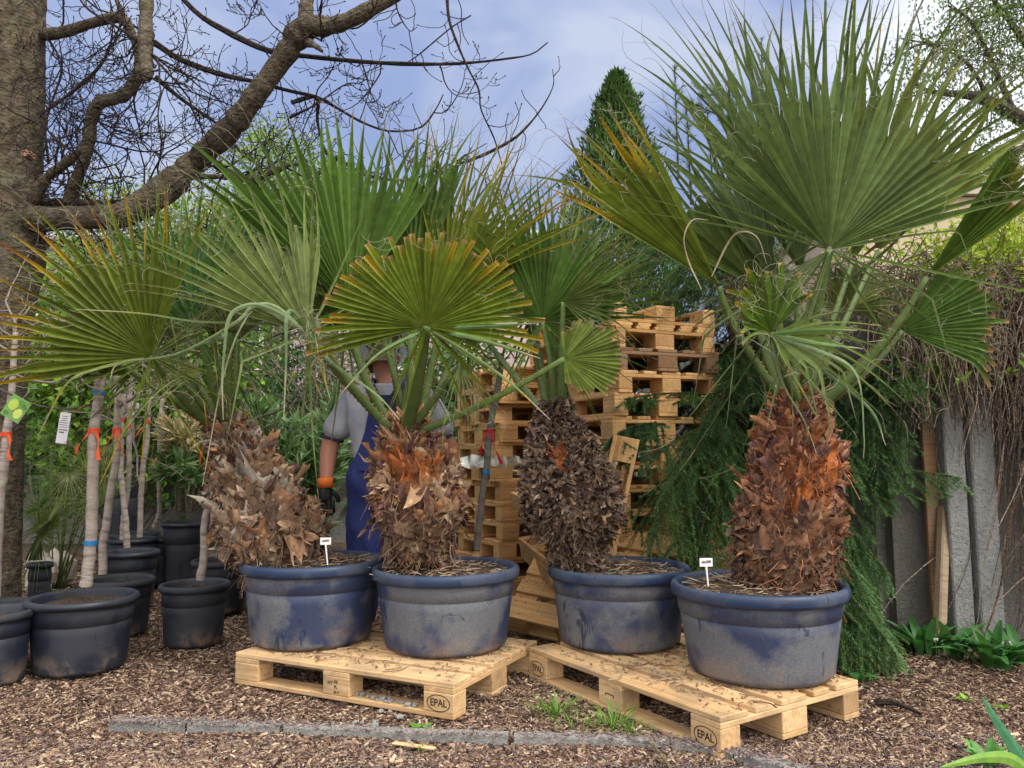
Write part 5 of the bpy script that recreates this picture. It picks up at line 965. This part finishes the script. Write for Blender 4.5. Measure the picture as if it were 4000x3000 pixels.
mb.build('stems',M['bark'],cv)
lm=MB(); N=70; lp=np.array(lp); pos0=lp[rng.integers(0,len(lp),N)]; pos0=pos0[pos0[:,0]>2.3]; pos=np.repeat(pos0,5,axis=0)+rng.normal(size=(len(pos0)*5,3))*.012; d_=nrm(rng.normal(size=(len(pos),3))+[0,-.5,-.3]); leaves(lm,pos-[0,.03,0],d_,rdir(len(pos))+[0,-1,.6],.055,.022,vary((.20,.32,.05),len(pos),.3)); lm.build('leaves',M['leaf'],cv)
bush('creeper_vine','yellow green fresh creeper leaves crowding the top of the right wall','vine',(2.9,4.5,2.0),[cen(3900,1010,4.7,.28,.2,.16),cen(3760,1060,4.6,.22,.2,.12),cen(3420,1090,4.8,.18,.15,.12),cen(3560,1150,4.7,.2,.15,.08),cen(4050,960,4.8,.3,.2,.2),cen(3850,960,4.4,.22,.1,.10),cen(4000,1040,4.3,.2,.1,.12),cen(3700,1010,4.5,.2,.1,.08)],4200,.065,.022,[(.34,.44,.05),(.24,.36,.05),(.42,.48,.07)],18,(.2,.2,.08),r=.003)

# ------------------------------------------------------------ low plants
def tuft(name,label,cat,c,n,L,W,col,spread=.06,curve=.6,grp=None,seg=6,mat='leaf'):
    c=np.array(c,float); mb=MB()
    for q in range(n):
        a=rng.uniform(0,6.283); o=np.array([math.cos(a),math.sin(a),0]); l=L*rng.uniform(.5,1.15); b=c+o*spread*rng.random()+[0,0,-.005]; t=np.linspace(0,1,seg)[:,None]; cu=curve*rng.uniform(.4,1.5); p=b+o*l*(t**1.6)*cu+np.array([0,0,1.])*l*(t-.55*cu*t**2.2)
        w_=W*np.sin(np.clip(t*2.6+.35,0,math.pi))[:, :]*.5+.0004; s=np.array([-o[1],o[0],0]); dn=np.array([0,0,-1.])*w_*.3
        v=np.stack([p-s*w_,p+dn,p+s*w_],1); i=np.arange(seg-1)[:,None]*3+np.arange(2)[None]; mb.add(v.reshape(-1,3),np.stack([i,i+1,i+4,i+3],-1).reshape(-1,4),vary(col,1,.25,.1)[0])
    return tag(mb.build(name,M[mat],org=c),label,cat,grp)
GR=(.16,.32,.05)
for px,py,n_,L,lb in ((2180,2800,70,.12,'bright grass tuft left of the right pallet by the kerb'),(2260,2850,26,.07,'small sparse grass tuft between two larger ones'),(2395,2850,60,.12,'bright grass tuft against the long side of the right pallet'),(2470,2870,30,.08,'short grass tuft nearest the centre block of the right pallet'),(1640,2930,14,.05,'tiny grass sprig in front of the kerb')):
    tuft('grass_tuft',lb,'grass',G(px,py),n_,L,.004,GR,(.006 if n_<20 else .07),.7,'grass tufts by the right pallet')
tuft('weed','small bright green weed by the corner of the left pallet','weed',G(1640,2850),9,.05,.03,(.14,.36,.04),.02,1.)
tuft('weed','small bright weed on the chips right of the right pallet','weed',G(3770,2730),8,.035,.02,(.25,.42,.06),.02,1.); tuft('weed','tiny weed near the right edge among the chips','weed',G(3925,2765),7,.03,.018,(.2,.38,.05),.015,1.)
tuft('weed','single round green leaf by the right corner of the pallet','weed',G(3345,2655),5,.08,.05,(.06,.20,.05),.01,.8)
BL=(.055,.17,.05)
for px,py,n_,lb in ((3600,2545,30,'leafy green clump at the foot of the leaning stake'),(3880,2600,34,'large leafy green clump with white flowers below the creeper'),(3720,2560,14,'small leafy clump between the two larger green ones'),(3990,2590,20,'leafy green clump at the right edge under the creeper')):
    tuft('leafy_plant',lb,'plant',G(px,py),n_,.24,.05,BL,.09,.75,'broad leaved plants at the foot of the wall',8)
for px,py,lb in ((3880,2482,'small white flower, topmost above the big leafy clump'),(3915,2515,'small white flower low over the big leafy clump, left one of a pair'),(3940,2512,'small white flower low over the big leafy clump, right one of a pair'),(3655,2497,'small white flower beside the leaning stake')):
    fl=MB(); p=P(px,py,4.0); leaves(fl,np.repeat(p[None],9,0)+rng.normal(size=(9,3))*.002,rdir(9),rdir(9),.016,.010,np.tile((.75,.75,.72),(9,1))); tube(fl,[p,p+[0.01,.02,-.22]],.0015,3,(.1,.2,.05))
    tag(fl.build('white_flower',M['leaf'],org=p),lb,'flower','white flowers under the creeper')
def strap(mb,ks,w_,col):
    p=spline([P(*k) for k in ks],20); s=nrm(np.cross(nrm(np.gradient(p,axis=0)),[.2,-1,.4])); t=np.linspace(0,1,20)[:,None]; ww=w_*(np.clip(1-t,0,1)**.6)*.5+.0005; f=nrm(np.cross(s,nrm(np.gradient(p,axis=0))))*ww*.35; v=np.stack([p-s*ww,p+f,p+s*ww],1); i=np.arange(19)[:,None]*3+np.arange(2)[None]; mb.add(v.reshape(-1,3),np.stack([i,i+1,i+4,i+3],-1).reshape(-1,4),col)
ir=thing('iris_plant',G(4060,3050),'sword shaped green leaves in the lower right corner','plant')
for ks,w_,c in (([(4080,3130,2.2),(3985,2960,2.2),(3900,2830,2.2),(3833,2718,2.2)],.055,(.07,.24,.12)),([(4080,3140,2.15),(3980,2985,2.1),(3860,2958,2.05),(3670,2998,2.0)],.045,(.22,.42,.07)),([(4090,3120,2.25),(4000,3020,2.25),(3930,2910,2.25)],.04,(.04,.15,.06)),([(4100,3100,2.2),(4040,2900,2.2),(4010,2760,2.2)],.04,(.06,.2,.09))):
    mb=MB(); strap(mb,ks,w_,c); mb.build('leaf',M['leaf'],ir)
tuft('leafy_plant','crinkled bright green seedling in front of the sword leaves','plant',G(3860,2985),14,.09,.035,(.14,.36,.09),.03,.7)
mb=MB(); a=G(2470,2852,.015); b=G(2625,3010,.02); tube(mb,spline([a,(a+b)/2+[.01,0,.01],b],10),.005,6,(.24,.19,.11)); tag(mb.build('stick',M['bark'],org=a),'thin straw coloured stick lying across the kerb','stick')
mb=MB(); a=G(3420,2745,.01); b=G(3600,2790,.01); tube(mb,spline([a,(a+b)/2+[0,.02,.015],b],10),np.linspace(.016,.006,10),7,(.06,.045,.04)); tag(mb.build('stick',M['bark'],org=a),'dark charred looking stick on the chips at right','stick')
mb=MB(); a=G(1535,2895,.016); b=G(1700,2930,.016); box(mb,(0,0,0),(.17,.022,.006),bev=.002); o=tag(mb.build('wood_splinter',M['wood']),'long pale splinter lying in front of the kerb','splinter'); o.location=(a+b)/2; o.rotation_euler=(0,0,-.35)

# ------------------------------------------------------------ the worker
def skin(name,nodes,edges,mat,parent,sub=2,org=(0,0,0),fn=None):
    me=bpy.data.meshes.new(name); bm=bmesh.new(); ly=bm.verts.layers.skin.verify(); vs={}
    for i,(k,(x,y,z,*r)) in enumerate(nodes.items()):
        v=bm.verts.new((x,y,z)); rx=r[0]; ry=r[1] if len(r)>1 else r[0]; v[ly].radius=(rx,ry); v[ly].use_root=(i==0); vs[k]=v
    for a,b in edges: bm.edges.new((vs[a],vs[b]))
    bm.to_mesh(me); bm.free(); o=bpy.data.objects.new(name,me); C.objects.link(o); s=o.modifiers.new('s','SKIN'); s.use_smooth_shade=True; m=o.modifiers.new('u','SUBSURF'); m.levels=sub; m.render_levels=sub
    bpy.context.view_layer.update(); dg=bpy.context.evaluated_depsgraph_get(); me2=bpy.data.meshes.new_from_object(o.evaluated_get(dg)); bpy.data.objects.remove(o); bpy.data.meshes.remove(me)
    me2.name=name; me2.materials.clear(); me2.materials.append(mat)
    if fn:
        for v in me2.vertices: v.co=fn(v.co)
    for p in me2.polygons: p.use_smooth=True
    o=bpy.data.objects.new(name,me2); C.objects.link(o); o.parent=parent; return o
from mathutils import noise as mn
def folds(amp,sx=7,sz=3.2):
    def fn(c):
        v=Vector((c.x*sx*1.6+c.z*2.5,c.y*sx,c.z*sz-c.x*3)); n=mn.noise(v)+.5*mn.noise(v*2.3); n=abs(n)**.8*(1 if n>0 else -1); k=Vector((c.x,c.y,0)); k=k.normalized() if k.length>.02 else Vector((0,0,0)); return c+k*amp*n
    return fn
def cmat(name,c,rough=.9,sc=6,stripe=False):
    m,t,b=newmat(name); f=noise(t,sc,4,.6); g=noise(t,220,3,.7); cc=mixc(t,1.,c,ramp(t,f,[(.3,(.78,)*3),(.7,(1.15,)*3)]),'MULTIPLY'); cc=mixc(t,.5,cc,ramp(t,g,[(.3,(.7,)*3),(.7,(1.3,)*3)]),'MULTIPLY'); lk(t,cc,b.inputs['Base Color']); b.inputs['Roughness'].default_value=rough; f2=noise(t,9,3,.5,stretch=(1,1,.35)); bump(t,b,f2,.9,.03); return m
wx,wy=P(1510,1800,4.35)[0],4.42
per=thing('person',(wx,wy,0),'worker seen from behind in grey shirt, blue bib overalls and black orange gloves','person')
per.scale=(1.10,1.06,1.0); skm=newmat('skin_tone'); skm[2].inputs['Base Color'].default_value=(.46,.20,.14,1); skm[2].inputs['Roughness'].default_value=.55; skm[2].inputs['Subsurface Weight'].default_value=.08; bump(skm[1],skm[2],noise(skm[1],90,3),.15,.003); SK=skm[0]
S=4.35/3.95
nd0={'pel':(0,.01,.95,.10,.08),'sp':(0,.02,1.12,.12,.08),'ch':(0,.01,1.30,.13,.08),'nb':(-.01,.03,1.46,.07,.07),'nk':(-.03,.06,1.54,.058,.06),'hd':(-.045,.09,1.64,.078,.09),'ht':(-.05,.10,1.70,.062,.075),
 'sl':(-.17,0,1.40,.07),'el':(-.31,0.0,1.13,.05),'fl':(-.315,-.02,1.0,.044),'wl':(-.315,-.04,.90,.031),'sr':(.17,0,1.40,.07),'er':(.31,.02,1.14,.05),'fr':(.33,.06,1.0,.044),'wr':(.33,.12,.93,.031),
 'hl':(-.10,0,.88,.10),'kl':(-.12,.01,.50,.065),'al':(-.12,-.02,.10,.042),'hr':(.10,0,.88,.10),'kr':(.12,.02,.50,.065),'ar':(.13,-.02,.10,.042)}
body=skin('body',nd0,[('pel','sp'),('sp','ch'),('ch','nb'),('nb','nk'),('nk','hd'),('hd','ht'),('ch','sl'),('sl','el'),('el','fl'),('fl','wl'),('ch','sr'),('sr','er'),('er','fr'),('fr','wr'),('pel','hl'),('hl','kl'),('kl','al'),('pel','hr'),('hr','kr'),('kr','ar')],SK,per)
# ears, nose on the far side
for sx_,nm in ((-1,'ear'),(1,'ear')):
    bm=bmesh.new(); bmesh.ops.create_icosphere(bm,subdivisions=3,radius=1)
    for v in bm.verts:
        v.co.x*=.009; v.co.y*=.019; v.co.z*=.031
        if v.co.z<0: v.co.y*=.75
        if abs(v.co.y)<.011 and abs(v.co.z)<.017: v.co.x*=.45
    me=bpy.data.meshes.new(nm); bm.to_mesh(me); bm.free(); me.materials.append(SK); [setattr(p,'use_smooth',True) for p in me.polygons]; o=bpy.data.objects.new(nm,me); C.objects.link(o); o.parent=per; o.location=(-.047+sx_*.082,.095,1.635); o.rotation_euler=(.1,0,sx_*.35)
hairm=cmat('hair_brown',(.17,.12,.09),.8,40)
hair=skin('hair',{'a':(-.045,.075,1.66,.078,.085),'b':(-.05,.09,1.715,.062,.075),'c':(-.045,.055,1.60,.058,.055)},[('c','a'),('a','b')],hairm,per)
shm=cmat('grey_shirt',(.40,.42,.50)); trm=cmat('navy_trim',(.02,.03,.06)); ovm=cmat('blue_overalls',(.017,.030,.15),.85,9); gbm=cmat('black_glove',(.012,.012,.014),.6,30); gom=cmat('orange_glove',(.72,.16,.02),.8,30)
shirt=skin('shirt',{'bt':(0,0,.88,.17,.12),'pel':(0,0,1.00,.195,.14),'sp':(0,-.005,1.12,.205,.14),'ch':(0,-.02,1.28,.225,.14),'up':(0,-.01,1.38,.17,.12),'nb':(-.01,.02,1.45,.085,.08),'sl':(-.18,0,1.385,.088),'ml':(-.25,0,1.27,.080),'hl':(-.293,0,1.150,.088),'sr':(.18,0,1.385,.088),'mr':(.25,.01,1.27,.08),'hr':(.292,.02,1.150,.088)},[('bt','pel'),('pel','sp'),('sp','ch'),('ch','up'),('up','nb'),('up','sl'),('sl','ml'),('ml','hl'),('up','sr'),('sr','mr'),('mr','hr')],shm,per,3,fn=folds(.014))
for sx_ in (-1,1):
    mb=MB(); p=np.array([sx_*.296,.0 if sx_<0 else .02,1.160]); a=nrm(np.array([sx_*.35,0,-1])); tube(mb,[p-a*.012,p+a*.006],[.063,.0615],24,(.02,.03,.06),side=(0,1,0),cap=False); o=mb.build('sleeve_hem',trm,None,smooth=True); o.parent=shirt
mb=MB(); tube(mb,[(-.012,.03,1.478),(-.018,.04,1.495)],[.053,.051],24,(.02,.03,.06),side=(1,0,0),cap=False); o=mb.build('collar',trm,None,smooth=True); o.parent=shirt
ov=skin('overalls',{'w2':(0,-.005,1.09,.205,.150),'w':(0,-.005,1.02,.212,.158),'pel':(0,-.01,.93,.205,.16),'hl':(-.10,-.005,.84,.13),'kl':(-.125,0,.50,.100),'al':(-.13,-.02,.10,.085),'hr':(.10,-.005,.84,.13),'kr':(.125,.01,.50,.10),'ar':(.135,-.02,.10,.085)},[('w2','w'),('w','pel'),('pel','hl'),('hl','kl'),('kl','al'),('pel','hr'),('hr','kr'),('kr','ar')],ovm,per,3,fn=folds(.013,9,5))
# back panel narrowing to the yoke, straps over the shoulders
def panel(name,rows,parent,mat,th=.006,nx=9):
    mb=MB(); v=[]
    for (z,x0,x1,y0) in rows:
        for i in range(nx):
            f=i/(nx-1); x=x0+(x1-x0)*f; v.append((x,y0+.35*(x**2)/.19,z))
    v=np.array(v); n=len(rows); i=np.arange(n-1)[:,None]*nx+np.arange(nx-1)[None]; f=np.stack([i,i+1,i+nx+1,i+nx],-1).reshape(-1,4); mb.add(v,f); mb.add(v+[0,th,0],f[:,::-1])
    return mb.build(name,mat,None,smooth=True)
o=panel('back_panel',[(.98,-.175,.175,-.168),(1.05,-.155,.155,-.162),(1.12,-.125,.125,-.156),(1.2,-.10,.10,-.158),(1.28,-.085,.085,-.162),(1.36,-.075,.075,-.158),(1.40,-.075,.075,-.146)],ov,ovm); o.parent=ov
o=panel('yoke',[(1.31,-.072,.072,-.1675),(1.36,-.072,.072,-.1640),(1.395,-.072,.072,-.152)],ov,trm,.003); o.parent=ov
for sx_ in (-1,1):
    mb=MB(); tube(mb,spline([(sx_*.05,-.15,1.39),(sx_*.085,-.09,1.475),(sx_*.10,.02,1.505),(sx_*.10,.12,1.43),(sx_*.09,.16,1.3)],16),.024,8,(.018,.032,.17),flat=.22,side=(1,0,0)); o=mb.build('strap',ovm,None,smooth=True); o.parent=ov
def glove(sx_,w,dirv):
    d=nrm(np.array(dirv,float)); side=nrm(np.cross(d,[0,1,0]))*sx_; back=np.cross(d,side); w=np.array(w)
    nodes={'w':(*(w-d*.03),.036,.036),'p1':(*(w+d*.03),.042,.026),'p2':(*(w+d*.085),.044,.024)}; ed=[('w','p1'),('p1','p2')]
    g=skin('glove',nodes,ed,gbm,per)
    for k in range(4):
        b=w+d*.088+side*(k-1.5)*.022*-1; L=(.072,.082,.076,.06)[k]; c=nrm(d+back*.25*(1)); p1=b+d*L*.4; p2=p1+nrm(d*.85+np.array([0,.5,0]))*L*.35; p3=p2+nrm(d*.5+np.array([0,.85,0]))*L*.35
        f=skin('finger',{'r':(*(b-d*.03),.011),'a':(*b,.0115),'b':(*p1,.011),'c':(*p2,.010),'d':(*p3,.008)},[('r','a'),('a','b'),('b','c'),('c','d')],gbm,g)
    tb=w+d*.02-side*.032*-1*(-1); tb=w+d*.025+np.array([-sx_*.03,.01,0]); p1=tb+nrm(d*.7+np.array([-sx_*.6,.3,0]))*.04; p2=p1+nrm(d+np.array([-sx_*.1,.3,0]))*.034
    skin('thumb',{'r':(*(tb-d*.01),.015),'a':(*p1,.014),'b':(*p2,.010)},[('r','a'),('a','b')],gbm,g)
    mb=MB(); tube(mb,[w-d*.055,w-d*.03,w+d*.0],[.042,.040,.040],20,(.72,.16,.02),flat=.9); o=mb.build('cuff',gom,None,smooth=True); o.parent=g
glove(-1,(-.315,-.045,.885),(.06,-.05,-1)); glove(1,(.335,.13,.915),(-.05,.25,-1))
for sx_ in (-1,1):
    o=skin('boot',{'a':(sx_*.13,-.03,.14,.055),'b':(sx_*.13,-.03,.06,.05),'c':(sx_*.135,.08,.04,.042),'d':(sx_*.14,.16,.035,.034)},[('a','b'),('b','c'),('c','d')],gbm,per)
